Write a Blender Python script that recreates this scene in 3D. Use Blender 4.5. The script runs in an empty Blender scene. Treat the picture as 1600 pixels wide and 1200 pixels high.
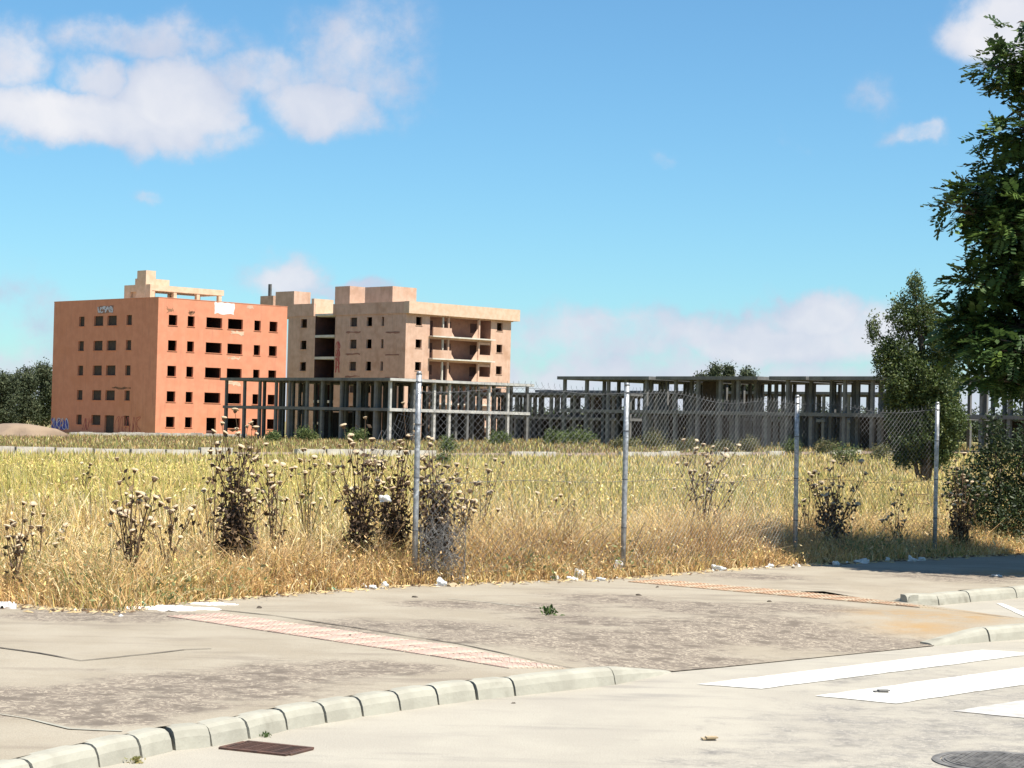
import bpy, math, random
import numpy as np
from mathutils import Vector, Matrix
from mathutils.geometry import delaunay_2d_cdt
S = bpy.context.scene
COL = S.collection
R = math.radians
# ------------------------------------------------------------------ camera
FPX = 3200.0
EYE = np.array([0.0, 0.0, 1.6])
cam_data = bpy.data.cameras.new("camera")
cam = bpy.data.objects.new("camera", cam_data)
COL.objects.link(cam)
S.camera = cam
cam_data.sensor_width = 36.0
cam_data.lens = 36.0 * FPX / 1600.0
cam_data.clip_start = 0.1
cam_data.clip_end = 6000
CM = Matrix.Rotation(R(90 + 1.164), 3, 'X') @ Matrix.Rotation(R(1.35), 3, 'Z')
cam.matrix_world = Matrix.Translation(EYE) @ CM.to_4x4()
S.render.resolution_x = 1024
S.render.resolution_y = 768
# ------------------------------------------------------------------ sun, sky, exposure
SUN_EL, SUN_X, SUN_Y = R(62), 0.78, -0.626
sd = bpy.data.lights.new("sun", 'SUN')
sd.energy = 4.9
sd.angle = R(0.53)
sd.color = (1.0, 0.945, 0.85)
sun = bpy.data.objects.new("sun", sd)
COL.objects.link(sun)
sv = Vector((SUN_X * math.cos(SUN_EL), SUN_Y * math.cos(SUN_EL), math.sin(SUN_EL)))
sun.rotation_euler = sv.to_track_quat('Z', 'Y').to_euler()
sun.location = (20, -20, 40)
S.view_settings.view_transform = 'Standard'
S.view_settings.look = 'None'
S.view_settings.gamma = 1
S.view_settings.use_curve_mapping = False
S.view_settings.exposure = 0.90
S.render.engine = 'CYCLES'


def ray(px, py):
    d = CM @ Vector(((px - 800) / FPX, -(py - 600) / FPX, -1))
    return np.array(d) / d[1]


def gp(px, py, z=0.0):
    """point of the horizontal plane z that lies in this direction from the photographer"""
    d = ray(px, py)
    return EYE + d * ((z - 1.6) / d[2])


def yd(px, py, Y):
    return EYE + ray(px, py) * Y


world = bpy.data.worlds.new("World")
S.world = world
world.use_nodes = True
wt = world.node_tree
for n in list(wt.nodes):
    wt.nodes.remove(n)
W = wt.nodes.new
L = wt.links.new


def vdot(src, vec):
    n = W('ShaderNodeVectorMath'); n.operation = 'DOT_PRODUCT'
    L(src, n.inputs[0]); n.inputs[1].default_value = vec
    return n.outputs['Value']


def wmath(op, a, b=None, c=None, clamp=False):
    n = W('ShaderNodeMath'); n.operation = op; n.use_clamp = clamp
    for i, v in enumerate((a, b, c)):
        if v is None:
            continue
        if isinstance(v, (int, float)):
            n.inputs[i].default_value = v
        else:
            L(v, n.inputs[i])
    return n.outputs[0]


sky = W('ShaderNodeTexSky')
sky.sky_type = 'NISHITA'
sky.sun_disc = False
sky.sun_elevation = SUN_EL
sky.sun_rotation = math.atan2(SUN_X, SUN_Y)
sky.air_density = 1.0
sky.dust_density = 0.3
sky.ozone_density = 2.6
sky.altitude = 100
tc = W('ShaderNodeTexCoord')
DIR = tc.outputs['Generated']
n1 = W('ShaderNodeTexNoise'); n1.inputs['Scale'].default_value = 24; n1.inputs['Detail'].default_value = 6
n1.inputs['Roughness'].default_value = 0.55
L(DIR, n1.inputs['Vector'])
sub = W('ShaderNodeVectorMath'); sub.operation = 'SUBTRACT'
L(n1.outputs['Color'], sub.inputs[0]); sub.inputs[1].default_value = (.5, .5, .5)
scl = W('ShaderNodeVectorMath'); scl.operation = 'SCALE'
L(sub.outputs[0], scl.inputs[0]); scl.inputs['Scale'].default_value = 0.034
wd = W('ShaderNodeVectorMath'); wd.operation = 'ADD'
L(DIR, wd.inputs[0]); L(scl.outputs[0], wd.inputs[1])
WD = wd.outputs[0]
# clouds: (px, py, half width, half height, strength)
CL = [(110, 192, 245, 44, 1.2), (275, 160, 85, 66, 1.3), (160, 130, 60, 40, .8), (10, 95, 75, 70, .75), (240, 66, 180, 42, .68), (560, 90, 120, 110, .62),
      (505, 165, 95, 50, .95), (415, 115, 150, 45, .66), (455, 440, 65, 45, .95), (540, 455, 80, 22, .6), (245, 300, 45, 18, .42),
      (1280, 498, 95, 40, 1.15), (1180, 535, 210, 45, .95), (1345, 530, 110, 60, .95), (960, 530, 240, 50, .7),
      (1575, 40, 95, 65, 1.1), (1428, 214, 42, 22, .6), (1364, 160, 40, 38, .42), (1240, 212, 34, 26, .3), (1048, 243, 28, 14, .32),
      (30, 500, 150, 90, .45), (700, 500, 160, 40, .3), (800, 610, 1300, 85, .8)]
dens = None
for (cx, cy, a, b, s) in CL:
    c = Vector(ray(cx, cy)).normalized()
    r = Vector((c.y, -c.x, 0)).normalized()
    u = r.cross(c)
    m = W('ShaderNodeVectorMath'); m.operation = 'SUBTRACT'
    L(WD, m.inputs[0]); m.inputs[1].default_value = c
    cb = W('ShaderNodeCombineXYZ')
    L(vdot(m.outputs[0], r / (a / FPX)), cb.inputs[0])
    L(vdot(m.outputs[0], u / (b / FPX)), cb.inputs[1])
    L(vdot(m.outputs[0], c / 0.3), cb.inputs[2])
    ln = W('ShaderNodeVectorMath'); ln.operation = 'LENGTH'
    L(cb.outputs[0], ln.inputs[0])
    k = wmath('SUBTRACT', 1.45, ln.outputs['Value'], clamp=True)
    k = wmath('MULTIPLY', k, s)
    dens = k if dens is None else wmath('MAXIMUM', dens, k)
# the same broken cumulus over the rest of the sky (fades out towards the part in view)
n2 = W('ShaderNodeTexNoise'); n2.inputs['Scale'].default_value = 3.2; n2.inputs['Detail'].default_value = 5
L(DIR, n2.inputs['Vector'])
far = wmath('MULTIPLY_ADD', vdot(DIR, (0, 1, 0)), -4.0, 3.2, clamp=True)
oc = wmath('MULTIPLY', wmath('MULTIPLY_ADD', n2.outputs['Fac'], 5.0, -2.6, clamp=True), far)
dens = wmath('MAXIMUM', dens, oc)
n3 = W('ShaderNodeTexNoise'); n3.inputs['Scale'].default_value = 42; n3.inputs['Detail'].default_value = 8
n3.inputs['Roughness'].default_value = 0.6
L(DIR, n3.inputs['Vector'])
d2 = wmath('MULTIPLY_ADD', wmath('SUBTRACT', n3.outputs['Fac'], .5), 1.3, dens)
ss = W('ShaderNodeMapRange'); ss.interpolation_type = 'SMOOTHERSTEP'
L(d2, ss.inputs['Value']); ss.inputs['From Min'].default_value = 0.10; ss.inputs['From Max'].default_value = .95
cov = wmath('MULTIPLY', ss.outputs[0], wmath('MULTIPLY', dens, 2.2, clamp=True))
cov = wmath('MULTIPLY', cov, 0.93)
n4 = W('ShaderNodeTexNoise'); n4.inputs['Scale'].default_value = 20; n4.inputs['Detail'].default_value = 5
L(WD, n4.inputs['Vector'])
cr = W('ShaderNodeValToRGB')
L(wmath('MULTIPLY_ADD', wmath('SUBTRACT', n4.outputs['Fac'], .5), 1.6, wmath('MULTIPLY', dens, .62)), cr.inputs[0])
cr.color_ramp.elements[0].position = 0.1; cr.color_ramp.elements[0].color = (4.3, 4.8, 6.0, 1)
cr.color_ramp.elements[1].position = 0.95; cr.color_ramp.elements[1].color = (7.0, 6.9, 7.1, 1)
gain = W('ShaderNodeVectorMath'); gain.operation = 'MULTIPLY'
L(sky.outputs[0], gain.inputs[0]); gain.inputs[1].default_value = (.64, .985, 1.13)
mx = W('ShaderNodeMix'); mx.data_type = 'RGBA'
L(cov, mx.inputs['Factor']); L(gain.outputs[0], mx.inputs['A']); L(cr.outputs[0], mx.inputs['B'])
bg = W('ShaderNodeBackground'); bg.inputs['Strength'].default_value = 0.07
L(mx.outputs['Result'], bg.inputs['Color'])
wo = W('ShaderNodeOutputWorld'); L(bg.outputs[0], wo.inputs[0])
world.cycles.sampling_method = 'MANUAL'
world.cycles.sample_map_resolution = 512


# ------------------------------------------------------------------ helpers
def tag(o, label=None, cat=None, group=None, kind=None):
    if label: o['label'] = label
    if cat: o['category'] = cat
    if group: o['group'] = group
    if kind: o['kind'] = kind
    return o


def empty(name, loc=(0, 0, 0), rz=0.0, parent=None):
    o = bpy.data.objects.new(name, None)
    COL.objects.link(o)
    o.location = loc
    o.rotation_euler = (0, 0, rz)
    o.empty_display_size = .2
    if parent: o.parent = parent
    return o


def link(name, me, parent=None, loc=None, rz=0):
    o = bpy.data.objects.new(name, me)
    COL.objects.link(o)
    if parent: o.parent = parent
    if loc is not None: o.location = loc
    if rz: o.rotation_euler = (0, 0, rz)
    return o


class MB:
    def __init__(s):
        s.v, s.f, s.m = [], [], []

    def quad(s, a, b, c, d, m=0):
        i = len(s.v); s.v += [tuple(a), tuple(b), tuple(c), tuple(d)]; s.f.append((i, i + 1, i + 2, i + 3)); s.m.append(m)

    def box(s, x0, x1, y0, y1, z0, z1, m=0):
        i = len(s.v)
        s.v += [(x, y, z) for z in (z0, z1) for y in (y0, y1) for x in (x0, x1)]
        for f in ((0, 2, 3, 1), (4, 5, 7, 6), (0, 1, 5, 4), (2, 6, 7, 3), (0, 4, 6, 2), (1, 3, 7, 5)):
            s.f.append(tuple(i + k for k in f)); s.m.append(m)

    def tube(s, pts, rad, n=5, m=0, cap=True):
        pts = [np.array(p, float) for p in pts]
        rad = rad if hasattr(rad, '__len__') else [rad] * len(pts)
        b = len(s.v)
        for k, p in enumerate(pts):
            t = pts[min(k + 1, len(pts) - 1)] - pts[max(k - 1, 0)]
            t = t / (np.linalg.norm(t) + 1e-9)
            a = np.cross(t, (0, 0, 1) if abs(t[2]) < .9 else (0, 1, 0)); a /= np.linalg.norm(a)
            c = np.cross(t, a)
            for j in range(n):
                w = 2 * math.pi * j / n
                s.v.append(tuple(p + (a * math.cos(w) + c * math.sin(w)) * rad[k]))
        for k in range(len(pts) - 1):
            for j in range(n):
                s.f.append((b + k * n + j, b + k * n + (j + 1) % n, b + (k + 1) * n + (j + 1) % n, b + (k + 1) * n + j)); s.m.append(m)
        if cap:
            s.f.append(tuple(b + j for j in range(n))[::-1]); s.m.append(m)
            s.f.append(tuple(b + (len(pts) - 1) * n + j for j in range(n))); s.m.append(m)

    def lathe(s, prof, n=10, m=0, c=(0, 0, 0)):
        b = len(s.v)
        for (r, z) in prof:
            for j in range(n):
                w = 2 * math.pi * j / n
                s.v.append((c[0] + r * math.cos(w), c[1] + r * math.sin(w), c[2] + z))
        for k in range(len(prof) - 1):
            for j in range(n):
                s.f.append((b + k * n + j, b + k * n + (j + 1) % n, b + (k + 1) * n + (j + 1) % n, b + (k + 1) * n + j)); s.m.append(m)

    def mesh(s, name, mats, smooth=False):
        me = bpy.data.meshes.new(name)
        me.from_pydata(s.v, [], s.f)
        for m in (mats if isinstance(mats, (list, tuple)) else [mats]):
            me.materials.append(m)
        me.polygons.foreach_set('material_index', s.m)
        if smooth:
            me.polygons.foreach_set('use_smooth', [True] * len(s.f))
        me.update()
        return me

    def build(s, name, mats, parent=None, smooth=False, loc=None, rz=0):
        return link(name, s.mesh(name, mats, smooth), parent, loc, rz)


def tri_mesh(name, V, T, mat, col=None):
    """fast mesh of triangles from numpy arrays"""
    me = bpy.data.meshes.new(name)
    me.vertices.add(len(V)); me.vertices.foreach_set('co', np.asarray(V, np.float32).ravel())
    me.loops.add(len(T) * 3); me.loops.foreach_set('vertex_index', np.asarray(T, np.int32).ravel())
    me.polygons.add(len(T))
    me.polygons.foreach_set('loop_start', np.arange(0, len(T) * 3, 3, dtype=np.int32))
    me.update(calc_edges=True)
    if col is not None:
        a = me.color_attributes.new('tint', 'FLOAT_COLOR', 'POINT')
        c = np.ones((len(V), 4), np.float32); c[:, :3] = col
        a.data.foreach_set('color', c.ravel())
    me.materials.append(mat)
    return me


def mat(name, base=(.5, .5, .5), var=None, scale=3.0, rough=.9, bump=0.0, bscale=40.0, detail=6, third=None, tscale=.4,
        metal=0.0, tint=False, trans=0.0, lo=.35, hi=.65, tlo=.5, thi=.7, dist=.02, spec=.3, streak=None):
    m = bpy.data.materials.new(name)
    m.use_nodes = True
    nt = m.node_tree; N = nt.nodes; K = nt.links.new
    b = N['Principled BSDF']
    b.inputs['Roughness'].default_value = rough
    b.inputs['Metallic'].default_value = metal
    b.inputs['Specular IOR Level'].default_value = spec
    tcn = N.new('ShaderNodeTexCoord')
    colour = None
    if tint:
        a = N.new('ShaderNodeAttribute'); a.attribute_name = 'tint'
        colour = a.outputs['Color']
    else:
        rgb = N.new('ShaderNodeRGB'); rgb.outputs[0].default_value = (*base, 1)
        colour = rgb.outputs[0]

    def mixin(col, c2, sc, l, h, det=detail):
        n = N.new('ShaderNodeTexNoise'); n.inputs['Scale'].default_value = sc; n.inputs['Detail'].default_value = det
        n.inputs['Roughness'].default_value = .6
        K(tcn.outputs['Object'], n.inputs['Vector'])
        r = N.new('ShaderNodeMapRange'); r.interpolation_type = 'SMOOTHSTEP'
        K(n.outputs['Fac'], r.inputs['Value']); r.inputs['From Min'].default_value = l; r.inputs['From Max'].default_value = h
        x = N.new('ShaderNodeMix'); x.data_type = 'RGBA'
        K(r.outputs[0], x.inputs['Factor']); K(col, x.inputs['A']); x.inputs['B'].default_value = (*c2, 1)
        return x.outputs['Result']
    if var is not None: colour = mixin(colour, var, scale, lo, hi)
    if third is not None: colour = mixin(colour, third, tscale, tlo, thi)
    if streak is not None:
        mp = N.new('ShaderNodeMapping'); mp.inputs['Scale'].default_value = (1.6, 1.6, .12); K(tcn.outputs['Object'], mp.inputs[0])
        n = N.new('ShaderNodeTexNoise'); n.inputs['Scale'].default_value = 1.5; n.inputs['Detail'].default_value = 7; n.inputs['Roughness'].default_value = .7
        K(mp.outputs[0], n.inputs['Vector'])
        r = N.new('ShaderNodeMapRange'); r.interpolation_type = 'SMOOTHSTEP'; K(n.outputs['Fac'], r.inputs['Value'])
        r.inputs['From Min'].default_value = .5; r.inputs['From Max'].default_value = .78; r.inputs['To Max'].default_value = .75
        x = N.new('ShaderNodeMix'); x.data_type = 'RGBA'
        K(r.outputs[0], x.inputs['Factor']); K(colour, x.inputs['A']); x.inputs['B'].default_value = (*streak, 1)
        colour = x.outputs['Result']
    K(colour, b.inputs['Base Color'])
    if bump:
        n = N.new('ShaderNodeTexNoise'); n.inputs['Scale'].default_value = bscale; n.inputs['Detail'].default_value = 8
        K(tcn.outputs['Object'], n.inputs['Vector'])
        bp = N.new('ShaderNodeBump'); bp.inputs['Strength'].default_value = bump; bp.inputs['Distance'].default_value = dist
        K(n.outputs['Fac'], bp.inputs['Height']); K(bp.outputs[0], b.inputs['Normal'])
    if trans:
        t = N.new('ShaderNodeBsdfTranslucent'); K(colour, t.inputs['Color'])
        x = N.new('ShaderNodeMixShader'); x.inputs[0].default_value = trans
        K(b.outputs[0], x.inputs[1]); K(t.outputs[0], x.inputs[2])
        K(x.outputs[0], N['Material Output'].inputs['Surface'])
    return m


M = dict(
    soil=mat('dry_soil', (.30, .22, .115), (.20, .15, .07), .35, bump=.6, bscale=6, third=(.26, .25, .09), tscale=.04, tlo=.42, thi=.58, dist=.1),
    kerb=mat('kerb_concrete', (.35, .335, .275), (.29, .275, .225), 5, rough=.85, bump=.35, bscale=60, third=(.17, .155, .12), tscale=2.2, tlo=.56, thi=.75, dist=.006),
    paint=mat('road_paint', (.68, .665, .62), (.55, .53, .48), 10, rough=.75, bump=.25, bscale=120, third=(.40, .37, .31), tscale=7, tlo=.53, thi=.68, dist=.004, detail=9),
    paint_worn=mat('worn_road_paint', (.50, .48, .45), (.36, .34, .31), 9, rough=.8, bump=.15, bscale=120, dist=.003),
    dark=mat('dark_crack', (.05, .042, .035), (.13, .11, .085), 9, bump=.3, dist=.004),
    tile=mat('pink_tile', (.43, .31, .255), (.38, .265, .215), 9, rough=.85, bump=.3, bscale=80, third=(.48, .40, .31), tscale=1.6, tlo=.45, thi=.62, dist=.004),
    tile2=mat('ochre_tile', (.44, .27, .165), (.34, .2, .12), 8, rough=.9, bump=.4, bscale=60, third=(.46, .38, .27), tscale=1.4, tlo=.42, thi=.6, dist=.004),
    dirt=mat('ochre_dirt', (.42, .29, .155), (.33, .215, .105), 6, rough=.95, bump=.7, bscale=30, dist=.02),
    rust=mat('rusty_iron', (.115, .06, .042), (.065, .04, .032), 14, rough=.8, bump=.4, bscale=70, third=(.22, .14, .09), tscale=6, tlo=.6, thi=.75, dist=.004),
    iron=mat('grey_iron', (.10, .095, .09), (.20, .19, .175), 12, rough=.7, metal=.1, bump=.3, bscale=60, dist=.003),
    galv=mat('galvanised_steel', (.40, .41, .42), (.24, .245, .25), 26, rough=.48, metal=.55, bump=.12, bscale=40, third=(.62, .63, .64), tscale=18, tlo=.58, thi=.68, dist=.003),
    wire=mat('galvanised_wire', (.15, .153, .158), (.10, .10, .105), 10, rough=.55, metal=.3),
    orange=mat('orange_render', (.62, .26, .155), (.56, .225, .132), .9, bump=.25, bscale=12, third=(.56, .22, .12), tscale=.22, tlo=.52, thi=.75, dist=.02, streak=(.40, .17, .11)),
    beige=mat('brick_beige', (.59, .39, .285), (.51, .33, .235), 1.1, bump=.3, bscale=9, third=(.44, .265, .175), tscale=.3, tlo=.5, thi=.7, dist=.03, streak=(.33, .22, .165)),
    roofb=mat('pale_brick', (.62, .455, .33), (.54, .38, .26), 1.3, bump=.3, bscale=10, dist=.03),
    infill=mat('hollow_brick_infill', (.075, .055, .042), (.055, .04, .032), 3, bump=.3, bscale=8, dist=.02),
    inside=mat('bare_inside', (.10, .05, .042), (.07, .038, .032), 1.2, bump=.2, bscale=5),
    loggia=mat('bare_brick_loggia', (.33, .175, .12), (.27, .14, .10), 1.6, bump=.3, bscale=7),
    concrete=mat('weathered_concrete', (.165, .162, .155), (.12, .118, .113), 1.2, bump=.4, bscale=9, third=(.10, .098, .095), tscale=.5, tlo=.5, thi=.72, dist=.03, streak=(.07, .068, .065)),
    sunlit_con=mat('sunlit_concrete', (.46, .45, .42), (.33, .32, .30), 1.4, bump=.3, bscale=9),  # lighter version of the frame concrete, imitates its sunlit side by colour
    slab=mat('pale_slab', (.62, .58, .50), (.50, .46, .38), 1.2, bump=.3, bscale=9),
    white=mat('white_plaster', (.78, .77, .74), (.62, .58, .54), 1.4, bump=.3, bscale=10),
    bag=mat('white_plastic', (.80, .80, .78), (.68, .68, .66), 18, rough=.45, trans=.25),
    green_plastic=mat('green_plastic', (.10, .42, .30), (.2, .55, .42), 20, rough=.4, trans=.2),
    cardboard=mat('cardboard', (.42, .33, .21), (.34, .26, .16), 14),
    stone=mat('dark_stone', (.055, .045, .035), (.1, .08, .06), 20, bump=.5),
    ink=mat('blue_spray_paint', (.06, .07, .30), (.11, .12, .4), 4),
    ink2=mat('red_spray_paint', (.34, .07, .06), (.42, .1, .09), 4),
    ink3=mat('white_spray_paint', (.62, .60, .66), (.5, .48, .52), 4),
    soot=mat('soot', (.16, .085, .055), (.32, .16, .085), 1.6, bump=.2),
    grass=mat('dry_grass', tint=True, rough=.75, trans=.32, spec=.25),
    leaf=mat('leaf', tint=True, rough=.5, trans=.28, spec=.35),
    deadleaf=mat('dead_leaf', tint=True, rough=.85, trans=.12),
    straw=mat('straw', (.62, .47, .25), (.45, .32, .15), 20),
    stem=mat('dry_stem', (.15, .09, .048), (.08, .05, .03), 8, rough=.85),
    head=mat('thistle_head', (.62, .50, .34), (.44, .32, .2), 30, rough=.9, trans=.15),
    cup=mat('thistle_cup', (.16, .095, .05), (.09, .055, .03), 30, rough=.9),
    bark=mat('bark', (.13, .10, .075), (.07, .055, .04), 8, bump=.8, bscale=14),
    farleaf=mat('far_leaf', tint=True, rough=.7, trans=.15, spec=.2),
    farkerb=mat('whitewashed_kerb', (.52, .49, .43), (.34, .30, .25), 2.5),
    track=mat('dirt_track', (.20, .145, .105), (.26, .19, .13), .5, bump=.4, bscale=4),
    pit=mat('pit_dark', (.06, .045, .035), (.09, .07, .05), 8, bump=.5),
)


# road and sidewalk materials: dusty, patchy, worn where the wear attribute says so
def ground_mat(name, clean, clean2, worn, fleck, attr=True, fine=55.0):
    m = bpy.data.materials.new(name); m.use_nodes = True
    nt = m.node_tree; N = nt.nodes; K = nt.links.new
    b = N['Principled BSDF']; b.inputs['Roughness'].default_value = .92; b.inputs['Specular IOR Level'].default_value = .2
    t = N.new('ShaderNodeTexCoord')

    def noise(sc, det=6, ro=.6, vec=None, dis=0):
        n = N.new('ShaderNodeTexNoise'); n.inputs['Scale'].default_value = sc; n.inputs['Detail'].default_value = det
        n.inputs['Roughness'].default_value = ro; n.inputs['Distortion'].default_value = dis
        K(vec or t.outputs['Object'], n.inputs['Vector']); return n.outputs['Fac']

    def rng(v, a, c, lo=0, hi=1):
        r = N.new('ShaderNodeMapRange'); r.interpolation_type = 'SMOOTHSTEP'; K(v, r.inputs['Value'])
        r.inputs['From Min'].default_value = a; r.inputs['From Max'].default_value = c
        r.inputs['To Min'].default_value = lo; r.inputs['To Max'].default_value = hi
        return r.outputs[0]

    def mix(f, a, c):
        x = N.new('ShaderNodeMix'); x.data_type = 'RGBA'; K(f, x.inputs['Factor'])
        for s, v in (('A', a), ('B', c)):
            if isinstance(v, tuple): x.inputs[s].default_value = (*v, 1)
            else: K(v, x.inputs[s])
        return x.outputs['Result']

    def mul(a, c):
        x = N.new('ShaderNodeMath'); x.operation = 'MULTIPLY'; K(a, x.inputs[0])
        if isinstance(c, float): x.inputs[1].default_value = c
        else: K(c, x.inputs[1])
        return x.outputs[0]
    c = mix(rng(noise(1.3, 5), .35, .65), clean, clean2)
    mp = N.new('ShaderNodeMapping'); K(t.outputs['Object'], mp.inputs[0]); mp.inputs['Scale'].default_value = (.5, 2.2, 1)
    c = mix(mul(rng(noise(1.6, 6, vec=mp.outputs[0]), .52, .72), .55), c, worn)
    if attr:
        a = N.new('ShaderNodeAttribute'); a.attribute_name = 'tint'
        sp = N.new('ShaderNodeSeparateColor'); K(a.outputs['Color'], sp.inputs[0])
        ad = N.new('ShaderNodeMath'); ad.operation = 'MULTIPLY_ADD'
        K(noise(3.2, 8, .7), ad.inputs[0]); ad.inputs[1].default_value = 1.1; K(sp.outputs[0], ad.inputs[2])
        wm = rng(ad.outputs[0], .66, 1.05)
        vo = noise(10, 5, .8, dis=3.0)
        wc = mix(rng(vo, .49, .57), worn, fleck)
        wc = mix(rng(noise(6, 3), .5, .66), wc, tuple(x * .8 for x in worn))
        c = mix(wm, c, wc)
        c = mix(mul(sp.outputs[1], rng(noise(5, 6), .3, .6)), c, (.35, .23, .11))
    c = mix(mul(rng(noise(fine * 2.2, 2), .42, .62), .22), c, tuple(x * .55 for x in worn))
    K(c, b.inputs['Base Color'])
    bp = N.new('ShaderNodeBump'); bp.inputs['Strength'].default_value = .55; bp.inputs['Distance'].default_value = .008
    K(noise(fine, 8, .7), bp.inputs['Height']); K(bp.outputs[0], b.inputs['Normal'])
    return m


M['road'] = ground_mat('dusty_road', (.39, .358, .295), (.345, .315, .262), (.215, .20, .18), (.36, .33, .28), attr=True)
M['walk'] = ground_mat('sidewalk_concrete', (.345, .303, .235), (.30, .258, .195), (.185, .152, .12), (.38, .325, .25))

rng = np.random.default_rng(7)
random.seed(7)


def pn(x, y, s=1.0, ph=0.0):
    """cheap smooth pseudo noise about 0..1"""
    x = np.asarray(x) * s; y = np.asarray(y) * s
    v = (np.sin(x * 1.0 + 1.7 * np.sin(y * .7 + ph) + ph) + np.sin(y * 1.3 + 1.3 * np.sin(x * .9 - ph) + 2.1 * ph)
         + .6 * np.sin(x * 2.3 - y * 1.9 + ph * 3) + .4 * np.sin(x * 4.1 + y * 3.7 - ph))
    return np.clip(v / 6.0 + .5, 0, 1)


# ------------------------------------------------------------------ terrain
TH = math.atan2(.714, .70)
E1 = np.array([math.cos(TH), math.sin(TH)]); E2 = np.array([-E1[1], E1[0]])
back_px = [(-260, 925), (-60, 940), (0, 945), (100, 953), (190, 957), (300, 941), (430, 930), (640, 915), (800, 910), (975, 904), (1100, 893), (1240, 883),
           (1340, 879), (1460, 872), (1600, 866), (1800, 858)]
BACK = [gp(a, b, .11)[:2] for a, b in back_px]
BACK = [np.array((-9.5, 15.2)), np.array((-6.5, 15.9))] + BACK + [np.array((14.0, 29.5))]
bx_ = np.array([p[0] for p in BACK]); by_ = np.array([p[1] for p in BACK])
o_ = np.argsort(bx_); bx_, by_ = bx_[o_], by_[o_]


def yback(x):
    return np.interp(x, bx_, by_)


def sstep(t):
    t = np.clip(t, 0, 1); return t * t * (3 - 2 * t)


def terrain(x, y):
    x = np.asarray(x, float); y = np.asarray(y, float)
    t = sstep((y - 55) / 90)
    far = np.clip(-.08 + .0125 * np.clip(x, -80, 60), -1.2, 1.0)
    h = .1 * (1 - t) + far * t
    h = h + .04 * (pn(x, y, .5) - .5) * sstep((y - 27) / 8)
    front = sstep((y - (yback(x) - .9)) / .5)
    return h * front - .06 * (1 - front)


xs = np.unique(np.concatenate([np.linspace(-900, -60, 22), np.linspace(-60, -14, 24), np.linspace(-14, 14, 71), np.linspace(14, 60, 24), np.linspace(60, 900, 22)]))
ys = np.unique(np.concatenate([np.linspace(-60, 4, 8), np.linspace(4, 34, 91), np.linspace(34, 120, 44), np.linspace(120, 400, 40), np.linspace(400, 4500, 16)]))
XX, YY = np.meshgrid(xs, ys)
V = np.stack([XX.ravel(), YY.ravel(), terrain(XX, YY).ravel()], 1)
nx, ny = len(xs), len(ys)
ii = (np.arange(ny - 1)[:, None] * nx + np.arange(nx - 1)[None, :]).ravel()
T = np.concatenate([np.stack([ii, ii + 1, ii + nx + 1], 1), np.stack([ii, ii + nx + 1, ii + nx], 1)])
tag(link('ground', tri_mesh('ground', V, T, M['soil'])), kind='structure')

# ------------------------------------------------------------------ kerb lines (base of the kerb face, on the road)
kb = [gp(a, b, 0)[:2] for a, b in [(157, 1200), (223, 1185), (273, 1173), (332, 1167), (391, 1155), (450, 1141), (511, 1130), (568, 1120), (627, 1111),
                                   (687, 1102), (747, 1094), (806, 1088), (963, 1070)]]
kb = [np.array((-2.62, 7.0)), np.array((-2.42, 7.7)), np.array((-2.22, 8.35)), np.array((-2.02, 8.9))] + kb
tap_end = gp(1052, 1051, 0)[:2]
rk0 = gp(1458, 1010, 0)[:2]; rk1 = gp(1548, 1003, 0)[:2]; rk2 = rk1 + (rk1 - rk0) / np.linalg.norm(rk1 - rk0) * .9
KERB_H, KERB_W = .11, .13


def offs(p, q, w):
    d = (q - p) / np.linalg.norm(q - p)
    return np.array((-d[1], d[0])) * w


back_of_kerb = []
for k, p in enumerate(kb):
    d = offs(kb[max(k - 1, 0)], kb[min(k + 1, len(kb) - 1)], KERB_W - .03)
    back_of_kerb.append(p + d)
# right hand back kerb beside the driveway wedge
dk0 = gp(1392, 943, 0)[:2]; dk = [dk0]
for a, b in [(1418, 947), (1468, 946), (1517, 941), (1590, 935)]:
    dk.append(gp(a, b, 0)[:2])
dirr = (dk[-1] - dk[1]) / np.linalg.norm(dk[-1] - dk[1])
for k in range(6):
    dk.append(dk[-1] + dirr * 1.0)
dk_back = [p + offs(p, p + dirr, KERB_W * (0.1 if k == 0 else 1)) for k, p in enumerate(dk)]
line_end = gp(1604, 969, .02)[:2]
rdir = (rk1 - rk0) / np.linalg.norm(rk1 - rk0)
FL0, FL1 = tap_end, rk0                                            # flush edge
rkb = [rk0 + rdir * .12 + offs(rk0, rk1, .05), rk1 + offs(rk0, rk1, KERB_W), rk1 + rdir * 5 + offs(rk0, rk1, KERB_W)]


def segdist(x, y, a, b):
    d = b - a; t = np.clip(((x - a[0]) * d[0] + (y - a[1]) * d[1]) / (d @ d), 0, 1)
    return np.hypot(x - a[0] - t * d[0], y - a[1] - t * d[1])


def zwalk(x, y):
    x = np.asarray(x, float); y = np.asarray(y, float)
    d = segdist(x, y, FL0 + (FL1 - FL0) * .03, FL1 - (FL1 - FL0) * .03)
    d2 = segdist(x, y, dk[0], line_end)
    z = .100 * sstep(d / 1.7) * (0.25 + .75 * sstep(d2 / .9)) + .006
    return z + .004 * (pn(x, y, 2.2) - .5)


outline = back_of_kerb + [tap_end + offs(kb[-1], tap_end, .02)] + [FL0 + (FL1 - FL0) * k / 6 for k in range(1, 6)] + [rk0]
outline += rkb + [line_end + rdir * 4.6, line_end] + dk_back + [np.array((14.0, 27.5)), np.array((14.0, 29.2))]
outline += [p + np.array((0, .25)) for p in BACK[::-1][1:]] + [np.array((-9.5, 7.0))]
pit_c = gp(1303, 925, .11)[:2]
pit = [pit_c + E1 * a * .21 + E2 * b * .27 for a, b in ((-1, -1), (1, -1), (1, 1), (-1, 1))]


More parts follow.
